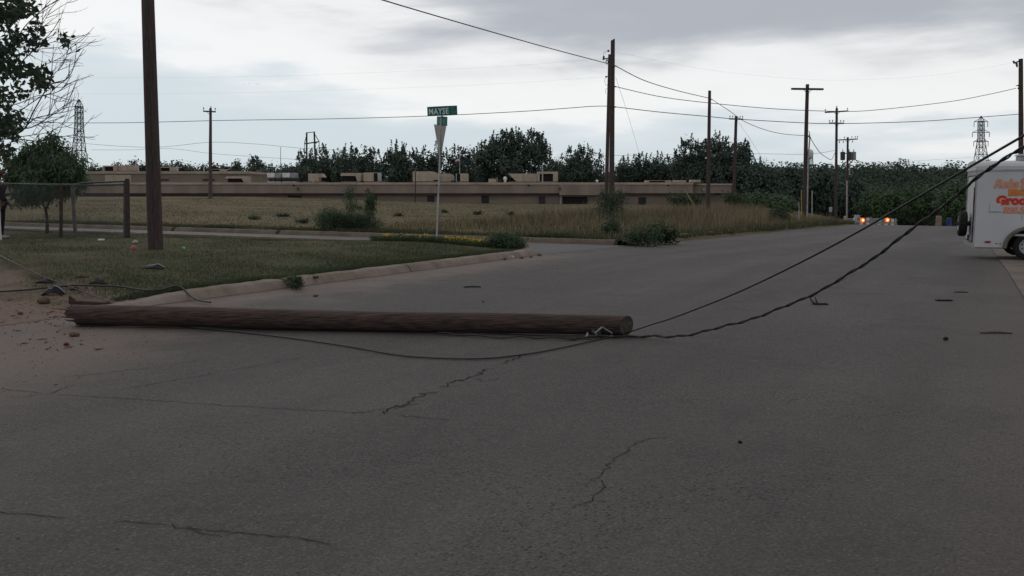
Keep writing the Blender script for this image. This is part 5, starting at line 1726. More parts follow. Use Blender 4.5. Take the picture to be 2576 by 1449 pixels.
# dark green rim just behind the far kerb
pts = []
while len(pts) < 15000:
    t = RNG.uniform(.5, 34); s = 8.05 + 1.6 * RNG.random() ** 2
    x, y = xy(s, t)
    if mn.noise((t * .5, 3, 3)) < RNG.uniform(-.8, .35): continue
    pts.append((x, y, field_z(s, t)))
v, f = blades(np.array(pts), .15, .022, .6)
tag(npmesh('roadside_grass', v, f, M['blade']), 'darker green grass rim behind the far kerb', 'grass', kind='stuff')
# tall dry grass along the road up to the crest
pts, hts = [], []
while len(pts) < 52000:
    s = RNG.uniform(10, 74); t = .02 + 13 * RNG.random() ** 1.3
    x, y = xy(s, t)
    k_ = mn.noise((x * .3, y * .3, 8)) * .5 + .5
    if k_ < RNG.uniform(0, .45): continue
    pts.append((x, y, field_z(s, max(t, .3))))
    hts.append((.22 + .55 * k_) * (.40 + .60 * ss(t, .1, 2.2)) * (.55 + .75 * ss(s, 12, 30)))
pts, hts = np.array(pts), np.array(hts)
patch = np.array([mn.noise((p[0] * .16, p[1] * .16, 21)) for p in pts])
tt = np.array([st(p[0], p[1])[1] for p in pts])
kind = np.where(RNG.random(len(pts)) < np.clip(.42 + patch * .9, .1, .85), 0, 1)
kind = np.where((RNG.random(len(pts)) < .16) & (tt > 1.2), 2, kind)
kind = np.where(RNG.random(len(pts)) < np.clip(.75 - tt * .55, .06, .75), 3, kind)
v, f = blades(pts[kind == 0], hts[kind == 0], .028, .28)
tag(npmesh('tall_grass', v, f, M['blade_dry']), 'tall dry golden grass along the left road edge', 'grass', kind='stuff')
v, f = blades(pts[kind == 1], hts[kind == 1] * .75, .032, .35)
tag(npmesh('tall_grass', v, f, M['blade_olive']), 'olive weeds under the tall dry grass by the road', 'grass', kind='stuff')
v, f = blades(pts[kind == 2], hts[kind == 2] * 1.15, .026, .2)
tag(npmesh('tall_grass', v, f, M['blade_pale']), 'pale seed heads of the tall grass by the road', 'grass', kind='stuff')
v, f = blades(pts[kind == 3], hts[kind == 3] * .7 + .12, .04, .45)
tag(npmesh('tall_grass', v, f, M['blade']), 'dark green weeds fringing the far road edge', 'grass', kind='stuff')
# flower strip at the back of the lawn
pts = []
while len(pts) < 13000:
    u = RNG.uniform(935, 1318); Yy = RNG.uniform(24.0, 25.4)
    x = (u - 1288) / F * Yy
    s, t = st(x, Yy)
    if t < .4 or s > corner(t, CR - .3): continue
    pts.append((x, Yy, lawn_z(s, t)))
pts = np.array(pts)
vb, fb = blades(pts, .11, .02, .6)
vq, fq = quads(pts[:5000] + np.stack([np.zeros(5000), np.zeros(5000), RNG.uniform(.02, .11, 5000)], 1), .07, .035, .5)
fq3 = np.concatenate([fq[:, [0, 1, 2]], fq[:, [0, 2, 3]]])
tag(npmesh('verge_plants', np.concatenate([vb, vq]), np.concatenate([fb, fq3 + len(vb)]), M['blade_green']), 'strip of dark green plants at the back edge of the lawn', 'plants', kind='stuff')
pts = []
for (u0, u1, n_) in ((962, 992, 40), (1005, 1060, 18), (1068, 1085, 10), (1118, 1160, 60), (1160, 1200, 70), (1200, 1262, 130), (1288, 1318, 50), (950, 1310, 40)):
    for _ in range(int(n_ * 1.7)):
        u = RNG.uniform(u0, u1); Yy = RNG.uniform(24.2, 25.3)
        x = (u - 1288) / F * Yy
        s, t = st(x, Yy)
        pts.append((x, Yy, lawn_z(s, max(t, .4)) + RNG.uniform(.06, .19)))
v, f = quads(np.array(pts), .05, .042, 0)
tag(npmesh('wildflowers', v, f, M['flower']), 'yellow wildflowers over the green strip behind the lawn', 'flowers', kind='stuff')

# ------------------------------------------------------------------ trees on the left
# small peach-like tree with long drooping leaves
Yp = 26.3
b = atg(118, Yp)
lob = lobes_px(Yp, [(75, 405, 34, 40), (118, 395, 36, 42), (160, 405, 34, 40), (60, 440, 46, 44), (115, 445, 60, 50), (170, 445, 42, 40), (65, 485, 34, 28), (120, 470, 62, 24), (30, 430, 30, 30), (135, 365, 16, 26), (185, 430, 28, 34), (62, 362, 9, 16), (142, 352, 12, 16), (187, 376, 8, 16), (96, 366, 8, 14), (22, 395, 10, 18), (205, 410, 8, 16)])
pt = thing('small_tree', 'small tree with long drooping leaves and forked trunk behind the fence', 'tree', b)
fork = at(115, 528, Yp)
mb = MB().tube([b - Vector((0, 0, .1)), at(119, 555, Yp), fork], [.055, .045, .04], 8)
mb.tube([fork, at(102, 500, Yp), at(85, 450, Yp), at(72, 400, Yp)], [.035, .03, .022, .008], 6)
mb.tube([fork, at(128, 500, Yp), at(138, 450, Yp), at(140, 375, Yp)], [.035, .03, .022, .008], 6)
mb.tube([at(102, 500, Yp), at(80, 480, Yp - .4), at(45, 450, Yp - .5)], [.025, .018, .008], 5)
mb.tube([at(128, 500, Yp), at(155, 470, Yp + .4), at(180, 425, Yp + .5)], [.025, .018, .008], 5)
mesh('trunk', mb, M['bark'], pt, smooth=True)
cl, pts = crown_pts(lob, 520, 24, (.075, .075, .12), shell=.4)
n_ = len(pts)
a = RNG.normal(size=(n_, 3)); a[:, 2] = -abs(a[:, 2]) * 1.4 - .4
a /= np.linalg.norm(a, axis=1)[:, None]
side = np.cross(a, RNG.normal(size=(n_, 3))); side /= np.linalg.norm(side, axis=1)[:, None]
Ln = RNG.uniform(.15, .25, (n_, 1)); Wn = .045
# bent leaf: two quads, arching out then down
mid = pts + np.stack([a[:, 0], a[:, 1], a[:, 2] * .25], 1) * Ln * .5
tip = mid + a * Ln * .6 + np.array([0, 0, -.02])
v = np.stack([pts, mid + side * Wn / 2, tip, mid - side * Wn / 2], 1).reshape(-1, 3)
npmesh('crown', v, np.arange(n_ * 4).reshape(-1, 4), M['leaf_peach'], pt)

# large tree overhanging the upper left corner: trunk out of frame, leafy boughs and bare twigs in view
Yt = 16.0
rt = random.Random(5)
tb = Vector((-11.3, Yt + .3, surf(-11.3, Yt + .3)))
bt = thing('overhanging_tree', 'tree at the upper left with leafy boughs and a fan of bare twigs', 'tree', tb)
mb = MB()
bole = [tb - Vector((0, 0, .2)), tb + Vector((.1, 0, 1.2)), tb + Vector((.3, -.1, 2.3)), tb + Vector((.2, .1, 4.2)), tb + Vector((.4, 0, 6.0))]
mb.tube(bole, [.26, .21, .18, .13, .06], 10)
def hub(i): return bole[i]
limbs = [(bole[2], at(-60, 330, Yt)), (bole[3], at(-70, 120, Yt)), (bole[3], at(-60, 220, Yt + .4)), (bole[4], at(-40, -20, Yt))]
for a_, b_ in limbs:
    mb.tube([a_, a_.lerp(b_, .5) + Vector((0, 0, .12)), b_], [.08, .06, .04], 7)
mesh('trunk', mb, M['bark'], bt, smooth=True)
tw = MB()
def twig(px, Y0, r0, kids=3, depth=0):
    """px: picture path of a bare twig; side twigs are added along it"""
    P = spline([at(u, v, Y0 + .25 * rt.uniform(-1, 1)) for u, v in px], 6)
    n_ = len(P)
    tw.tube(P, [r0 * (1 - .8 * i / (n_ - 1)) + .0022 for i in range(n_)], 5)
    if depth >= 3: return
    for k in range(kids):
        i = rt.randint(int(n_ * .2), n_ - 2)
        d = (P[i + 1] - P[i]).normalized()
        ang = rt.choice((-1, 1)) * rt.uniform(.35, .9)
        d2 = Vector((d.x * math.cos(ang) - d.z * math.sin(ang), d.y + rt.uniform(-.35, .35), d.x * math.sin(ang) + d.z * math.cos(ang)))
        if d2.x < 0: d2.x *= -.4
        d2.normalize()
        ln = rt.uniform(.25, .62) * (.78 ** depth)
        q = [P[i], P[i] + d2 * ln * .5 + Vector((0, rt.uniform(-.05, .05), .02)), P[i] + d2 * ln + Vector((0, 0, ln * rt.uniform(-.05, .22)))]
        qq = spline(q, 4)
        r1 = r0 * .5
        tw.tube(qq, [r1 * (1 - .8 * j / (len(qq) - 1)) + .002 for j in range(len(qq))], 4)
        if depth < 2 and rt.random() < .8:
            for kk in range(rt.randint(1, 2)):
                jj = rt.randint(2, len(qq) - 2)
                d3 = (d2 + Vector((rt.uniform(-.4, .6), rt.uniform(-.4, .4), rt.uniform(-.5, .6)))).normalized()
                tw.tube([qq[jj], qq[jj] + d3 * ln * .25, qq[jj] + d3 * ln * .5 + Vector((0, 0, .03))], [r1 * .5 + .001, r1 * .35 + .001, .0018], 4)
for px_, r_, k_ in (
    ([(-60, 345), (0, 338), (55, 330), (90, 270), (125, 215), (165, 200), (185, 170), (193, 116)], .014, 7),
    ([(-60, 340), (30, 325), (80, 320), (130, 290), (165, 265), (188, 218)], .011, 7),
    ([(-50, 350), (40, 350), (100, 355), (150, 345), (195, 338)], .011, 6),
    ([(40, 350), (70, 368), (95, 395), (130, 400), (158, 402)], .007, 4),
    ([(55, 330), (85, 300), (120, 290), (170, 280), (200, 270)], .009, 5),
    ([(-60, 330), (20, 300), (70, 265), (110, 240), (150, 228), (180, 190)], .009, 5),
    ([(-60, 220), (20, 190), (60, 150), (100, 110), (130, 80), (150, 48)], .011, 6),
    ([(60, 150), (95, 120), (135, 105), (165, 92)], .006, 3),
    ([(-60, 200), (20, 130), (60, 70), (90, 40), (112, 18), (135, -10)], .010, 6),
    ([(90, 110), (105, 75), (108, 35), (122, -10)], .006, 4),
    ([(20, 190), (70, 185), (120, 160), (160, 140), (182, 110)], .006, 4),
    ([(60, 345), (66, 380), (66, 400), (72, 432)], .004, 2),
    ([(5, 340), (12, 380), (10, 420), (16, 470)], .006, 2),
    ([(40, 345), (80, 340), (130, 330), (170, 300), (195, 285)], .006, 5),
    ([(-40, 250), (30, 235), (80, 225), (125, 195), (160, 160), (172, 120)], .008, 6),
    ([(-40, 270), (40, 262), (100, 240), (150, 255), (178, 240)], .007, 5),
    ([(-40, 120), (30, 110), (70, 85), (105, 60), (130, 20)], .007, 5),
    ([(-20, 300), (50, 295), (100, 305), (150, 310), (175, 322)], .006, 5),
    ([(-40, 160), (40, 140), (95, 125), (140, 120), (172, 128)], .006, 5)):
    twig(px_, Yt, r_, k_ + 2)
mesh('bare_twigs', tw, M['twig'], bt, fix=False)
cl_px = []
def region(u0, v0, u1, v1, n_):
    for _ in range(n_):
        cl_px.append((rt.uniform(u0, u1), rt.uniform(v0, v1)))
region(-60, -60, 78, 20, 70); region(-60, 20, 42, 78, 26); region(40, 5, 90, 36, 7)
region(-60, 130, 40, 212, 34); region(30, 165, 112, 205, 17); region(-60, 90, 40, 140, 18)
region(70, 60, 105, 120, 10); region(30, 85, 60, 130, 8); region(-60, 215, 20, 300, 24); region(20, 215, 60, 255, 6)
region(-60, 290, 40, 335, 30); region(40, 280, 50, 310, 4); region(150, 88, 178, 108, 4); region(-60, 370, 28, 402, 22); region(85, 200, 122, 220, 8); region(-10, 325, 30, 370, 8)
C = np.array([tuple(at(u, v, Yt + rt.uniform(-.9, .9))) for u, v in cl_px])
idx = np.repeat(np.arange(len(C)), 11)
pts = C[idx] + RNG.normal(size=(len(idx), 3)) * .068
v, f = quads(pts, .125, .068, -.05)
npmesh('crown', v, f, M['leaf_near'], bt)

# ------------------------------------------------------------------ white enclosed trailer on the right driveway
e1 = Vector((math.cos(R(21)), -math.sin(R(21)), 0))     # along its length, towards the right
e2 = Vector((math.sin(R(21)), math.cos(R(21)), 0))      # across it, away from the viewer
ez = Vector((0, 0, 1))
TY = 22.76
tz0 = surf(11.64, TY) + 0.008
T0 = Vector((at(2450, 625, TY).x, TY, tz0))             # near rear bottom corner, on the ground
TLEN, TW = 4.9, 2.05
tr = thing('cargo_trailer', 'white enclosed trailer with pink, orange and red lettering and a spare tyre on its rear', 'trailer', T0)
def tp(a, b, z): return T0 + e1 * a + e2 * b + ez * z
AX = (e1, e2, ez)
zb_, zs_, zt_ = 0.28, 2.22, 2.44
# near wall with a wheel arch cut out of it, then far wall, floor, front
def wall_poly(b, arch=True):
    pts = [tp(0, b, zb_)]
    if arch:
        for k in range(13):
            w = math.pi - math.pi * k / 12
            pts.append(tp(1.20 + .53 * math.cos(w), b, max(zb_, .29 + .50 * math.sin(w))))
        for k in range(13):
            w = math.pi - math.pi * k / 12
            pts.append(tp(2.30 + .53 * math.cos(w), b, max(zb_, .29 + .50 * math.sin(w))))
    pts += [tp(TLEN, b, zb_), tp(TLEN, b, zs_), tp(0, b, zs_)]
    return pts
mb = MB().prism(wall_poly(0), e2 * .03)
mb.prism(wall_poly(TW - .03), e2 * .03)
mb.box(tp(TLEN - .015, TW / 2, (zb_ + zs_) / 2), (.03, TW - .062, zs_ - zb_), AX)
mb.box(tp(TLEN / 2, TW / 2, .62), (TLEN - .07, TW - .066, .05), AX)
mesh('body', mb, M['trailer'], tr)
# curved roof
prof = [(-.004, zs_), (-.004, zs_ + .10), (.05, zs_ + .17), (.16, zs_ + .215), (.5, zs_ + .245), (TW / 2, zs_ + .255), (TW - .5, zs_ + .245), (TW - .16, zs_ + .215), (TW - .05, zs_ + .17), (TW + .004, zs_ + .10), (TW + .004, zs_)]
mb = MB().prism([tp(-.05, b, z) for b, z in prof], e1 * (TLEN + .1))
roof = mesh('roof', mb, M['trailer'], tr)
mb = MB().box(tp(TLEN / 2 - .02, -.012, zs_), (TLEN + .06, .02, .035), AX)
mesh('drip_rail', mb, M['trailer_trim'], tr)
mb = MB().tube([tp(1.15, .55, zs_ + .24), tp(1.15, .55, zs_ + .34), tp(1.15, .55, zs_ + .36)], [.26, .26, .22], 14)
mb.tube([tp(1.15, .55, zs_ + .36), tp(1.15, .55, zs_ + .40)], [.31, .25], 14)
mesh('roof_vent', mb, M['trailer_trim'], roof)
mesh('antenna', MB().tube([tp(1.3, .5, zs_ + .4), tp(1.1, .45, zs_ + .46)], .012, 5), M['steel'], roof)
# rear end: frame, ramp door, spare tyre
mb = MB()
mb.box(tp(-.014, .05, (zb_ + zs_) / 2), (.028, .098, zs_ - zb_), AX).box(tp(-.014, TW - .05, (zb_ + zs_) / 2), (.028, .098, zs_ - zb_), AX)
mb.box(tp(-.0145, TW / 2, zs_ - .06), (.027, TW - .2, .12), AX).box(tp(-.0145, TW / 2, zb_ + .06), (.027, TW - .2, .12), AX)
mesh('rear_frame', mb, M['trailer_trim'], tr)
door = mesh('rear_door', MB().box(tp(.0, TW / 2, (zb_ + zs_) / 2), (.03, TW - .24, zs_ - zb_ - .28), AX, .008), M['trailer'], tr)
mb = MB().box(tp(-.03, .30, 1.1), (.02, .03, 1.4), AX).box(tp(-.03, .24, .95), (.03, .10, .05), AX)
mesh('latch_bar', mb, M['steel_dark'], door)
mesh('hinge', MB().box(tp(-.035, .11, 1.55), (.02, .035, .16), AX), M['dark'], door)
mesh('hinge', MB().box(tp(-.035, .11, .75), (.02, .035, .16), AX), M['dark'], door)
mesh('door_sticker', MB().box(tp(-.02, .42, 1.45), (.012, .22, .16), AX), M['txt_pink'], door)
mesh('door_gap', MB().box(tp(-.031, .108, (zb_ + zs_) / 2), (.012, .012, zs_ - zb_ - .3), AX), M['dark'], tr)
def wheel(parent, c, ax, r, w, rimr, name='wheel', faces=True):
    ax = ax.normalized()
    up_ = ez
    sd_ = ax.cross(up_).normalized()
    n = 28
    prof = [(-w / 2, rimr), (-w / 2 - .006, rimr + .03), (-w / 2, r - .035), (-w / 2 + .03, r - .006), (-w / 4, r), (w / 4, r), (w / 2 - .03, r - .006), (w / 2, r - .035), (w / 2 + .006, rimr + .03), (w / 2, rimr)]
    vs, fs = [], []
    for (a, rr_) in prof:
        for k in range(n):
            t = 2 * math.pi * k / n
            rq = rr_ - (.007 if rr_ >= r - .001 and k % 2 else 0)
            vs.append(c + ax * a + (up_ * math.sin(t) + sd_ * math.cos(t)) * rq)
    m_ = len(prof)
    for i in range(m_):
        for k in range(n):
            q = (k + 1) % n; j = (i + 1) % m_
            fs.append((i * n + k, i * n + q, j * n + q, j * n + k))
    wo = mesh(name, MB().add(vs, fs), M['rubber'], parent, smooth=False)
    if faces:
        mb = MB()
        f_ = c - ax * (w / 2 - .02)
        # dished disc with a rolled lip and a hub
        rp = [(rimr + .004, -.018), (rimr - .012, -.022), (rimr - .03, .02), (rimr * .72, .035), (rimr * .42, .02), (rimr * .40, -.002), (0.001, -.002)]
        vs, fs = [], []
        for (rr_, dd) in rp:
            for k in range(24):
                t = 2 * math.pi * k / 24
                vs.append(f_ + ax * dd + (up_ * math.sin(t) + sd_ * math.cos(t)) * rr_)
        for i in range(len(rp) - 1):
            for k in range(24):
                q = (k + 1) % 24
                fs.append((i * 24 + k, i * 24 + q, (i + 1) * 24 + q, (i + 1) * 24 + k))
        rim = mesh('rim', MB().add(vs, fs), M['rim'], wo, smooth=False)
        mb = MB()
        for k in range(8):
            t = 2 * math.pi * (k + .5) / 8
            p = f_ + ax * .030 + (up_ * math.sin(t) + sd_ * math.cos(t)) * rimr * .68
            mb.tube([p + ax * .004, p - ax * .006], .018, 8)
        mesh('rim_holes', mb, M['dark'], wo)
        mesh('hub_cap', MB().tube([f_ + ax * .0, f_ - ax * .045, f_ - ax * .05], [.055, .05, .03], 12), M['steel_dark'], wo)
    return wo
WR = .335
wheel(tr, tp(1.20, .14, WR), e2, WR, .21, .195)
wheel(tr, tp(2.30, .14, WR), e2, WR, .21, .195)
wheel(tr, tp(1.20, TW - .14, WR), e2, WR, .21, .195, faces=False)
wheel(tr, tp(2.30, TW - .14, WR), e2, WR, .21, .195, faces=False)
sp_o = wheel(tr, tp(-.20, .98, .86), e1, .335, .20, .19, 'spare_wheel')
mesh('spare_bracket', MB().box(tp(-.06, .98, .86), (.09, .12, .12), AX), M['steel_dark'], sp_o)
mesh('step', MB().box(tp(-.05, .98, .50), (.04, .08, .14), AX), M['steel_dark'], sp_o)
# flared fender round each pair of wheels
def fender_mb(a0):
    mb = MB()
    n = 16
    vs = []
    for k in range(n + 1):
        w = math.pi - math.pi * k / n
        for (rr_, b_) in ((.55, -.005), (.545, -.075), (.50, -.085), (.46, -.07), (.46, .02)):
            vs.append(tp(a0 + rr_ * 1.04 * math.cos(w), b_, max(zb_, .29 + rr_ * math.sin(w))))
    fs = []
    for k in range(n):
        for j in range(4):
            fs.append((k * 5 + j, k * 5 + j + 1, (k + 1) * 5 + j + 1, (k + 1) * 5 + j))
    return mb.add(vs, fs)
mesh('fender', fender_mb(1.20), M['fender'], tr, smooth=True)
mesh('fender', fender_mb(2.30), M['fender'], tr, smooth=True)
mesh('wheel_well', MB().box(tp(1.75, .66, .58), (2.1, .04, .62), AX), M['dark'], tr)
mesh('axle', MB().tube([tp(1.20, .2, WR), tp(1.20, TW - .2, WR)], .035, 8), M['steel_dark'], tr)
mesh('axle', MB().tube([tp(2.30, .2, WR), tp(2.30, TW - .2, WR)], .035, 8), M['steel_dark'], tr)
mesh('marker_light', MB().box(tp(.30, -.012, zs_ + .10), (.14, .03, .045), AX, .01), M['red_lens'], tr)
mesh('marker_light', MB().box(tp(.30, -.012, .44), (.14, .03, .05), AX, .01), M['red_lens'], tr)
mb = MB().box(tp(.43, -.006, 1.30), (.25, .014, .21), AX, .006)
hatch = mesh('hatch', mb, M['trailer'], tr)
mesh('hatch_seal', MB().box(tp(.43, -.003, 1.183), (.28, .012, .012), AX).box(tp(.298, -.003, 1.30), (.010, .012, .22), AX), M['trailer_trim'], hatch)
mesh('vent_slot', MB().box(tp(.50, -.004, .40), (.05, .01, .018), AX), M['dark'], tr)
mesh('vent_slot', MB().box(tp(.58, -.004, .395), (.04, .01, .018), AX), M['dark'], tr)
mesh('sill', MB().box(tp(.33, -.002, zb_ + .01), (.64, .012, .03), AX), M['fender'], tr)
for a_ in (1.02, 2.05, 3.28, 4.5):
    if a_ < 1.1 or a_ > 3.1:
        mesh('panel_seam', MB().box(tp(a_, -.002, (zb_ + zs_) / 2 + (.34 if 1 < a_ < 3.2 else 0)), (.012, .008, zs_ - zb_ - (.75 if 1 < a_ < 3.2 else .06)), AX), M['trailer_trim'], tr)
# lettering
def letters(body, size, a, z, m_, edge=None, shear=0.0, width=1.0, off=.006, eo=.022, spacing=1.0):
    if edge:
        mesh('lettering', text_mb(body, size, tp(a, -.004, z), e1, ez, .003, shear, eo, width, spacing), M[edge], tr)
    o = mesh('lettering', text_mb(body, size, tp(a, -.009, z), e1, ez, .003, shear, off, width, spacing), M[m_], tr)
    return o
letters("Reba's", .29, .36, 1.79, 'txt_pale', 'txt_pink', .35, .92, .003, .016)
letters('mobile', .27, .70, 1.61, 'txt_orange', 'txt_pink', 0, 1.05, .014, .024)
letters('Grooming', .29, .44, 1.38, 'txt_red', 'txt_pale', 0, 1.02, .016, .030)
letters('325.277', .19, .60, 1.17, 'txt_pale', 'txt_pink', .12, 1.12, .002, .016)

# ------------------------------------------------------------------ warning lamps and things just beyond the crest
YB = 70.0
def barricade(label, u, v, Y):
    b = atg(u, Y)
    c = at(u, v, Y)
    t = thing('warning_barricade', label, 'barricade', b, 'lit barricades beyond the crest')
    w = 1.5
    for k, z in enumerate((.42, .78)):
        mb = MB()
        for q in range(6):
            mb.mat(q % 2)
            mb.box((b.x - w / 2 + w * (q + .5) / 6, b.y, b.z + z), (w / 6 - .001, .03, .22))
        mesh('board', mb, [M['white'], M['barrel']], t)
    for s in (-1, 1):
        mesh('leg', MB().tube([b + Vector((s * .6, -.35, -.05)), b + Vector((s * .6, 0, .95)), b + Vector((s * .6, .35, -.05))], .025, 6), M['steel'], t)
    lz = c.z
    mesh('lamp_stem', MB().tube([Vector((c.x, b.y, b.z + .85)), Vector((c.x, b.y, lz - .2))], .03, 6), M['steel_dark'], t)
    lamp = mesh('lamp', MB().tube([Vector((c.x, b.y + .06, lz)), Vector((c.x, b.y - .04, lz)), Vector((c.x, b.y - .07, lz))], [.18, .18, .13], 18), M['amber'], t)
    mesh('lamp_core', MB().ball(Vector((c.x, b.y - .07, lz)), (.09, .05, .10), 14, 8), M['amber_core'], lamp)
    mesh('lamp_housing', MB().tube([Vector((c.x, b.y + .10, lz)), Vector((c.x, b.y + .061, lz))], [.15, .19], 18), M['plastic'], lamp)
    return t
barricade('road barricade with lit amber lamp beyond the crest, left of the two', 2170, 554, YB)
barricade('road barricade with lit amber lamp beyond the crest, right of the two', 2232, 553.5, YB)
def boxy(name, label, cat, u0, v0, u1, v1, Y, mm, taper=0.0, group=None, depth=.4):
    a, c = at(u0, v1, Y), at(u1, v0, Y)
    b = atg((u0 + u1) / 2, Y)
    z0 = min(b.z, a.z)
    mb = MB()
    w = c.x - a.x
    mb.prism([(a.x, Y, z0), (c.x + taper * w, Y, z0), (c.x, Y, c.z), (a.x, Y, c.z)], (0, depth, 0))
    return tag(mesh(name, mb, M[mm], loc=((a.x + c.x) / 2, Y, z0)), label, cat, group)
boxy('concrete_barrier', 'low pale concrete wall across the road end between the amber lamps', 'barrier', 2136, 549.5, 2246, 562, 74, 'pale_concrete')
boxy('utility_cabinet', 'grey cabinet with a slanting right side, just left of the left amber lamp', 'cabinet', 2153, 541, 2163, 552, 73, 'unit_grey', .45)
boxy('concrete_block', 'small pale block right of the right amber lamp', 'block', 2247, 551, 2254, 562, 72, 'yellow_post')
def drum(name, label, cat, u, v0, v1, Y, r, mm):
    b = atg(u, Y); p = at(u, v0, Y)
    z0 = min(b.z, p.z - .8)
    h = p.z - z0
    mb = MB().tube([(p.x, Y, z0), (p.x, Y, z0 + h * .3), (p.x, Y, z0 + h * .32), (p.x, Y, z0 + h * .6), (p.x, Y, z0 + h * .62), (p.x, Y, z0 + h * .97), (p.x, Y, z0 + h)], [r, r, r * 1.05, r, r * 1.05, r * .98, r * .9], 16)
    tag(mesh(name, mb, M[mm], loc=(p.x, Y, z0)), label, cat)
drum('barrel', 'faded tan barrel beyond the road crest left of the blue one', 'barrel', 2362, 543, 562, 66, .20, 'barrel')
drum('barrel', 'blue barrel beyond the road crest beside the trailer', 'barrel', 2388, 548, 564, 66, .16, 'blue')
# marker posts by the tall crossarm pole
def post_(name, label, u, v0, Y, r, mm, group='thin marker posts by the crossarm pole'):
    b = atg(u, Y); p = at(u, v0, Y)
    tag(mesh(name, MB().tube([b - Vector((0, 0, .2)), (p.x, Y, p.z - .06), (p.x, Y, p.z)], [r, r, r * .5], 8), M[mm], loc=b), label, 'post', group)
post_('marker_post', 'short white marker post, leftmost beside the crossarm pole', 2010, 506, 60, .03, 'pvc')
post_('marker_post', 'tall yellow marker post, second beside the crossarm pole', 2016, 478, 62, .028, 'yellow_post')
post_('marker_post', 'pale grey marker post, right of the crossarm pole', 2043, 480, 66, .04, 'pvc')
post_('marker_post', 'short pale post at the road edge left of the transformer pole', 2125, 543, 78, .1, 'pvc')
b = atg(2088, 74)
sgn = thing('small_sign', 'small pale square sign panel on a post before the dark trees', 'sign', b)
mesh('panel', MB().box(at(2089.5, 527, 74), (8 * pxm(74), .02, 13 * pxm(74)), None, .008), M['unit_grey'], sgn)
mesh('post', MB().tube([b, at(2089.5, 530, 74.05)], .03, 6), M['steel_dark'], sgn)
# guy marker by the plain pole
p1 = gnd(1751, 526)
tag(mesh('guy_guard', MB().tube([p1, at(1722, 476, p1.y + .2)], .028, 6), M['yellow_post'], loc=p1), 'slanting yellow guy wire guard left of the plain pole', 'guy guard')
# pale bag in the weeds by the twin poles
def lump(name, label, cat, u, v, r, mm, seed, squash=.5, group=None, lift=.0):
    c = gnd(u, v) + Vector((0, 0, r * squash * .8 + lift))
    mb = MB().ball(c, (r, r * .8, r * squash), 12, 8)
    mb.v = [tuple(c + (Vector(p) - c) * (1 + .35 * mn.noise(((p[0] - c.x) / r * 1.3 + seed, (p[1] - c.y) / r * 1.3, (p[2] - c.z) / r * 1.3)))) for p in mb.v]
    return tag(mesh(name, mb, M[mm], loc=c), label, cat, group)
lump('plastic_bag', 'pale plastic bag in the weeds right of the twin poles', 'bag', 1548, 533, .16, 'litter_white', 3, .6, lift=.1)

# ------------------------------------------------------------------ litter and wreckage on the lawn and road
LG = 'litter and debris around the fallen pole'
lump('crumpled_paper', 'crumpled white paper on the lawn right of the fence post', 'litter', 254, 607, .085, 'litter_white', 1, .45, LG)
lump('crumpled_paper', 'cream scrap on the lawn, upper one left of the near pole', 'litter', 340, 613, .07, 'litter_cream', 2, .7, LG)
lump('crumpled_can', 'pink and red crushed can on the lawn left of the near pole', 'litter', 336, 628, .055, 'litter_pink', 5, .9, LG)
lump('plastic_cup', 'bright green scrap on the lawn right of the near pole', 'litter', 462, 627, .045, 'litter_green', 7, .75, LG)
lump('wood_chunk', 'broken tan wood chunk on the dirt left of the splintered pole end', 'debris', 112, 764, .085, 'fresh_wood', 11, .6, LG)
lump('wood_chunk', 'small wood chunk on the asphalt below the splintered pole end', 'debris', 187, 846, .055, 'fresh_wood', 13, .5, LG)
lump('red_scrap', 'red scrap on the dusty asphalt nearest the left edge', 'debris', 167, 869, .032, 'brick', 15, .6, LG)
lump('red_scrap', 'red scrap on the dirt left of the splintered pole end', 'debris', 52, 791, .035, 'brick', 17, .6, LG)
lump('pebble', 'small dark stone on the road above the middle of the fallen pole', 'debris', 794, 746, .045, 'rock', 19, .5, LG)
lump('pebble', 'tiny dark stone on the road right of the flat strip', 'debris', 1215, 760, .025, 'rock', 21, .5, LG)
lump('pebble', 'dark stone on the right half of the road near the frame edge', 'debris', 2379, 856, .03, 'plastic', 23, .7, LG)
lump('pebble', 'lone dark stone on the foreground asphalt', 'debris', 1861, 1115, .014, 'plastic', 25, .7, LG)
def shard(name, label, cat, u, v, w, d, h, mm, ang=0.0, seed=1, trim=None, group=LG):
    """bent broken panel lying on the ground"""
    c = gnd(u, v)
    rnd = random.Random(seed)
    ca, sa = math.cos(ang), math.sin(ang)
    mb = MB()
    n = 7
    top, bot = [], []
    for i in range(n):
        k = i / (n - 1) - .5
        zz = h * (1 - (2 * k) ** 2) * rnd.uniform(.6, 1.1)
        for j, dd in enumerate((-.5, .5)):
            x = k * w; y = dd * d * rnd.uniform(.6, 1.1)
            p = c + Vector((x * ca - y * sa, x * sa + y * ca, zz * (1.0 if j else .35) + .012))
            top.append(p)
            bot.append(p - Vector((0, 0, .014)))
    vs = top + bot
    m_ = len(top)
    fs = []
    for i in range(n - 1):
        a = i * 2
        fs += [(a, a + 1, a + 3, a + 2), (m_ + a, m_ + a + 2, m_ + a + 3, m_ + a + 1), (a, a + 2, m_ + a + 2, m_ + a), (a + 1, m_ + a + 1, m_ + a + 3, a + 3)]
    fs += [(0, m_, m_ + 1, 1), (m_ - 2, m_ - 1, 2 * m_ - 1, 2 * m_ - 2)]
    mb.add(vs, fs)
    if not trim:
        return tag(mesh(name, mb, M[mm], loc=c), label, cat, group)
    t = thing(name, label, cat, c, group)
    mesh('panel', mb, M[mm], t)
    up_ = Vector((0, 0, .014))
    mesh('bright_edge', MB().tube([top[i * 2 + 1] + up_ * .5 for i in range(n)], .008, 6), M[trim], t)
    return t
shard('car_part', 'dark broken car part with bright edge on the grass below the near pole', 'car part', 386, 676, .36, .16, .07, 'plastic', -.12, 3, 'chrome')
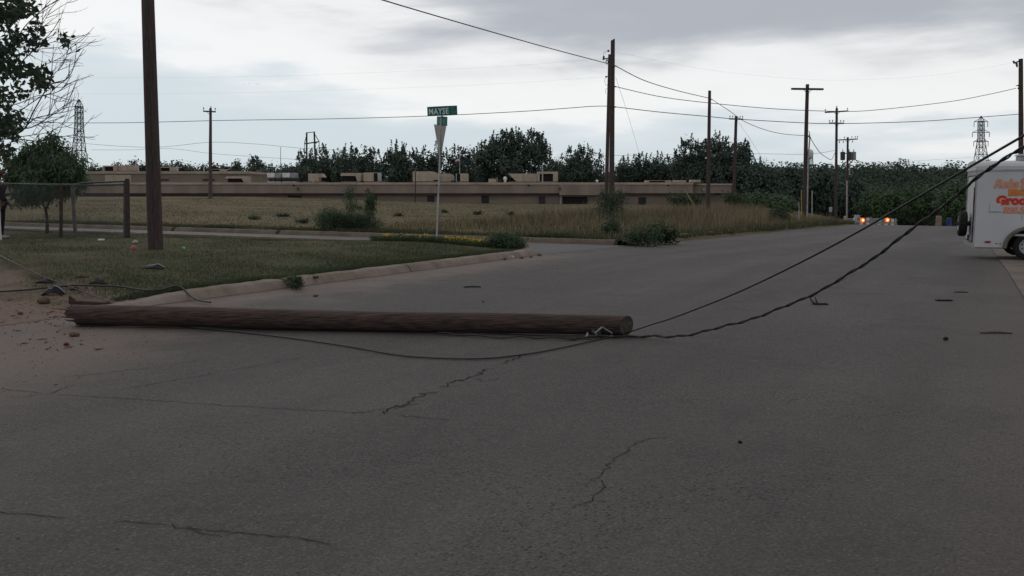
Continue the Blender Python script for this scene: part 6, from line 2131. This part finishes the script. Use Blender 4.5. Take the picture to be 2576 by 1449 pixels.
shard('car_part', 'dark broken car part with white edge on the dirt above the splintered pole end', 'car part', 134, 742, .30, .14, .13, 'plastic', .0, 5, 'chrome')
shard('car_part', 'flat dark car part on the lawn above the white edged one', 'car part', 112, 711, .28, .14, .05, 'plastic', -.1, 7)
shard('car_part', 'dark ragged car part on the bare lawn patch, right of the cables crossing', 'car part', 247, 714, .24, .12, .06, 'plastic', .1, 9)
shard('bark_piece', 'small reddish bark piece on the bare lawn patch', 'debris', 205, 698, .17, .08, .05, 'log', .4, 11)
shard('bark_piece', 'dark scrap where the two lawn cables cross', 'debris', 188, 730, .12, .07, .05, 'plastic', .2, 12)
shard('flat_strip', 'dark flat strip on the road behind the middle of the fallen pole', 'debris', 1188, 723, .30, .035, .02, 'plastic', .05, 13)
shard('flat_strip', 'thin dark strip on the right half of the road, upper one', 'debris', 2418, 736, .22, .03, .012, 'log', -.1, 14)
shard('flat_strip', 'long dark strip on the road at the right frame edge', 'debris', 2505, 839, .36, .035, .012, 'log', -.05, 15)
# bent scraps with upright prongs
def prong(label, u, v, px_, w, mm):
    c = gnd(u, v)
    t = thing('bent_scrap', label, 'debris', c, LG)
    mesh('plate', MB().box(c + Vector((0, 0, .012)), (w, .09, .016), None, .004), M['plastic'], t)
    for (a0, a1, a2) in px_:
        mesh('prong', MB().tube([at(*a0, c.y), at(*a1, c.y), at(*a2, c.y)], [.016, .013, .004], 5), M[mm], t)
    return t
prong('bent metal scrap with two upright prongs on the road under the twisted cable', 2063, 766, [((2052, 765), (2042, 757), (2034, 741)), ((2058, 765), (2053, 756), (2051, 746))], .22, 'steel_dark')
prong('small bent metal scrap with one prong on the right half of the road', 2374, 757, [((2362, 757), (2360, 755), (2363, 749))], .24, 'steel_dark')
# bits by the lawn corner
for i, (u, v, r, mm, lab) in enumerate(((1270, 654, .045, 'rock', 'dark clod on the gutter left of the white and red scrap'), (1288, 650, .055, 'litter_white', 'white and red scrap in the gutter at the kerb corner'),
        (1312, 651, .05, 'rock', 'dark clod right of the white and red scrap'), (1340, 639, .06, 'brick', 'red scrap on the street corner, upper one'),
        (1357, 644, .06, 'rock', 'dark clod on the street corner, rightmost'), (1336, 648, .04, 'rock', 'small clod on the street corner, lowest'), (1408, 1, 0, '', ''))):
    if r: lump('corner_scrap', lab, 'debris', u, v, r, mm, 31 + i, .7, 'scraps at the kerb corner')
# broken kerb chunks among the far weeds
for i, (u, v, w) in enumerate(((1835, 586, .55), (1868, 582, .4), (1790, 590, .35), (1668, 603, .5), (1720, 598, .6))):
    c = gnd(u, v)
    mb = MB().box(c + Vector((0, 0, .05)), (w, .22, .15), (Vector((.55, .83, .05 * i - .1)).normalized(), Vector((-.83, .55, 0)), Vector((0, 0, 1))), .04)
    tag(mesh('kerb_chunk', mb, M['concrete_far'], loc=c), f'broken kerb chunk in the weeds along the far road edge, {["second from right", "rightmost", "third from right", "leftmost", "second from left"][i]}', 'kerb chunk', 'broken kerb chunks')
# uncountable splinters of wood on the dirt by the broken end
mb = MB()
rnd = random.Random(77)
for _ in range(110):
    u = rnd.gauss(110, 90); v = rnd.uniform(745, 885)
    if u > 330 or u < -60: continue
    if u > 165 and v < 824: continue
    c = gnd(u, v)
    a = rnd.uniform(-.5, .5) if rnd.random() < .7 else rnd.uniform(0, 3.1)
    l_ = .02 + .13 * rnd.random() ** 2.2
    d_ = Vector((math.cos(a), math.sin(a), rnd.uniform(-.02, .12)))
    mb.mat(rnd.choice((0, 1, 1, 2)))
    mb.tube([c + Vector((0, 0, .006)) - d_ * l_ * .5 * .6, c + Vector((0, 0, .012)), c + Vector((0, 0, .010)) + d_ * l_ * .5], [.002, rnd.uniform(.003, .009), .001], 4)
tag(mesh('splinters', mb, [M['fresh_wood'], M['log'], M['brick']]), 'wood splinters scattered on the dirt round the broken pole end', 'splinters', kind='stuff')
# loose stones and grit on the road
pts = []
while len(pts) < 420:
    u = RNG.uniform(-40, 2620); v = RNG.uniform(640, 1460)
    p = gnd(u, v)
    s, t = st(p.x, p.y)
    if t > -.05 or t < right_edge(s): continue
    dust = math.exp(-abs(t) / .8) + (1.2 if (-s - 1.15 * -t * -1) > 9 and t > -4 else 0)
    if RNG.random() > .015 + dust: continue
    pts.append(p)
mb = MB()
for p in pts:
    r_ = RNG.uniform(.003, .008)
    mb.ball(p + Vector((0, 0, r_ * .4)), (r_ * 1.3, r_, r_ * .6), 5, 3)
tag(mesh('grit', mb, M['rock']), 'small stones and grit on the road', 'grit', kind='stuff')

# ------------------------------------------------------------------ person at the left edge, facing right
pb_ = gnd(6, 600)
PX, PY, PZ = pb_.x - .02, pb_.y, pb_.z
per_ = thing('person', 'person in dark jacket and trousers with reddish brown cap at the left edge, facing right', 'person', (PX, PY, PZ))
def skin_mesh(name, nodes, edges, mat_, parent, lev=2, sm=True):
    me = bpy.data.meshes.new(name)
    me.from_pydata([Vector(n_[:3]) for n_ in nodes], edges, [])
    o = bpy.data.objects.new(name, me)
    COL.objects.link(o)
    sk = o.modifiers.new('skin', 'SKIN'); sk.use_smooth_shade = True
    sb = o.modifiers.new('sub', 'SUBSURF'); sb.levels = lev; sb.render_levels = lev
    for i, n_ in enumerate(nodes):
        r_ = n_[3]
        me.skin_vertices[0].data[i].radius = r_ if isinstance(r_, tuple) else (r_, r_)
    me.skin_vertices[0].data[0].use_root = True
    dg = bpy.context.evaluated_depsgraph_get()
    m2 = bpy.data.meshes.new_from_object(o.evaluated_get(dg))
    bpy.data.objects.remove(o); bpy.data.meshes.remove(me)
    m2.materials.clear(); m2.materials.append(mat_)
    m2.name = name
    m2.polygons.foreach_set('use_smooth', [True] * len(m2.polygons))
    q = bpy.data.objects.new(name, m2)
    COL.objects.link(q)
    q.parent = parent
    return q
# local coordinates: +x is the way the person faces, +y away from the viewer
HGT = 1.0
nodes = [(0, 0, .93, (.13, .15)), (0, 0, 1.10, (.115, .14)), (.01, 0, 1.28, (.125, .165)), (.005, 0, 1.40, (.10, .15)), (.0, 0, 1.475, .055), (.015, 0, 1.53, .052), (.03, 0, 1.60, (.085, .07)), (.03, 0, 1.68, (.09, .075)), (.02, 0, 1.74, (.06, .055)),
         (0, -.10, .86, .085), (.02, -.11, .48, .058), (-.01, -.11, .09, .042), (.06, -.11, .04, .038), (.15, -.12, .03, .03),
         (0, .10, .86, .085), (-.02, .11, .48, .058), (-.06, .11, .09, .042), (.01, .11, .04, .038), (.10, .12, .03, .03),
         (0, -.19, 1.39, .055), (-.07, -.23, 1.13, .043), (.07, -.24, .93, .034), (.12, -.24, .87, (.02, .034)),
         (0, .19, 1.39, .055), (-.06, .23, 1.13, .043), (.08, .24, .93, .034), (.13, .24, .87, (.02, .034))]
edges = [(0, 1), (1, 2), (2, 3), (3, 4), (4, 5), (5, 6), (6, 7), (7, 8), (0, 9), (9, 10), (10, 11), (11, 12), (12, 13), (0, 14), (14, 15), (15, 16), (16, 17), (17, 18), (3, 19), (19, 20), (20, 21), (21, 22), (3, 23), (23, 24), (24, 25), (25, 26)]
for sy in (-1, 1):          # five fingers and a thumb's root in the palm
    root = 22 if sy < 0 else 26
    bx_ = nodes[root]
    for k, (dy, ln) in enumerate(((-.027, .075), (-.010, .085), (.008, .08), (.024, .062))):
        i0 = len(nodes)
        nodes += [(bx_[0] + .03, bx_[1] + dy, bx_[2] - .045, .0095), (bx_[0] + .045, bx_[1] + dy, bx_[2] - .045 - ln * .5, .0085), (bx_[0] + .035, bx_[1] + dy, bx_[2] - .045 - ln, .007)]
        edges += [(root, i0), (i0, i0 + 1), (i0 + 1, i0 + 2)]
    i0 = len(nodes)
    nodes += [(bx_[0] + .045, bx_[1] - .012 * sy, bx_[2] - .005, .011), (bx_[0] + .075, bx_[1] - .014 * sy, bx_[2] - .045, .009)]
    edges += [(root, i0), (i0, i0 + 1)]
body = skin_mesh('body', nodes, edges, M['skin'], per_, 1)
face = MB()
for sy in (-1, 1):
    face.ball((PX + .110, PY + .030 * sy, PZ + 1.655), (.008, .011, .008), 8, 6)
mesh('eyes', face, M['dark'], body)
mesh('nose', MB().tube([(PX + .105, PY, PZ + 1.655), (PX + .137, PY, PZ + 1.615), (PX + .112, PY, PZ + 1.605)], [.009, .014, .008], 7), M['skin'], body, smooth=True)
jn = [(0, 0, .90, (.155, .175)), (0, 0, 1.10, (.14, .165)), (.01, 0, 1.28, (.145, .185)), (.005, 0, 1.40, (.115, .165)), (0, 0, 1.46, .075),
      (0, -.20, 1.385, .070), (-.075, -.235, 1.13, .058), (.055, -.24, .95, .046), (0, .20, 1.385, .070), (-.065, .235, 1.13, .058), (.065, .24, .95, .046)]
skin_mesh('jacket', jn, [(0, 1), (1, 2), (2, 3), (3, 4), (3, 5), (5, 6), (6, 7), (3, 8), (8, 9), (9, 10)], M['navy'], per_, 1)
tn = [(0, 0, .95, (.135, .155)), (0, -.10, .84, .098), (.02, -.11, .48, .075), (-.01, -.11, .13, .058), (-.005, -.11, .08, .056), (0, .10, .84, .098), (-.02, .11, .48, .075), (-.06, .11, .13, .058), (-.055, .11, .08, .056)]
skin_mesh('trousers', tn, [(0, 1), (1, 2), (2, 3), (3, 4), (0, 5), (5, 6), (6, 7), (7, 8)], M['jeans'], per_, 1)
for (x0, y0) in ((0, -.11), (-.05, .11)):
    mb = MB()
    mb.tube([(PX + x0 - .06, PY + y0, PZ + .05), (PX + x0, PY + y0, PZ + .055), (PX + x0 + .10, PY + y0, PZ + .045), (PX + x0 + .17, PY + y0 - .005, PZ + .035), (PX + x0 + .21, PY + y0 - .005, PZ + .03)], [.035, .05, .046, .038, .018], 10)
    mesh('shoe', mb, M['shoe'], per_, smooth=True)
mb = MB()
mb.tube([(PX + .03, PY, PZ + 1.665), (PX + .03, PY, PZ + 1.72), (PX + .02, PY, PZ + 1.765), (PX + .02, PY, PZ + 1.785)], [.100, .100, .080, .03], 14)
cap_ = mesh('cap', mb, M['txt_red'], per_, smooth=True)
cap_.data.materials[0] = M['brick']
mesh('cap_brim', MB().prism([(PX + .10, PY - .075, PZ + 1.675), (PX + .20, PY - .05, PZ + 1.662), (PX + .215, PY, PZ + 1.66), (PX + .20, PY + .05, PZ + 1.662), (PX + .10, PY + .075, PZ + 1.675)], (0, 0, .008)), M['brick'], cap_)
mesh('hair', MB().ball((PX - .02, PY, PZ + 1.63), (.075, .082, .075), 12, 8), M['hair'], per_, smooth=True)
# pale upright post that the frame edge cuts
b = gnd(-5.5, 604)
wp = thing('white_post', 'white painted post cut by the left frame edge, in front of the person', 'post', b)
p = at(-5.5, 506, b.y)
mesh('post_shaft', MB().box((b.x, b.y, (b.z + p.z) / 2 - .05), (.15, .12, p.z - b.z + .1), None, .012), M['white'], wp)
mesh('post_cap', MB().box((b.x, b.y, p.z + .015), (.17, .14, .03), None, .01), M['white'], wp)
mesh('grey_band', MB().box((b.x, b.y, p.z - .34), (.156, .126, .17)), M['unit_grey'], wp)
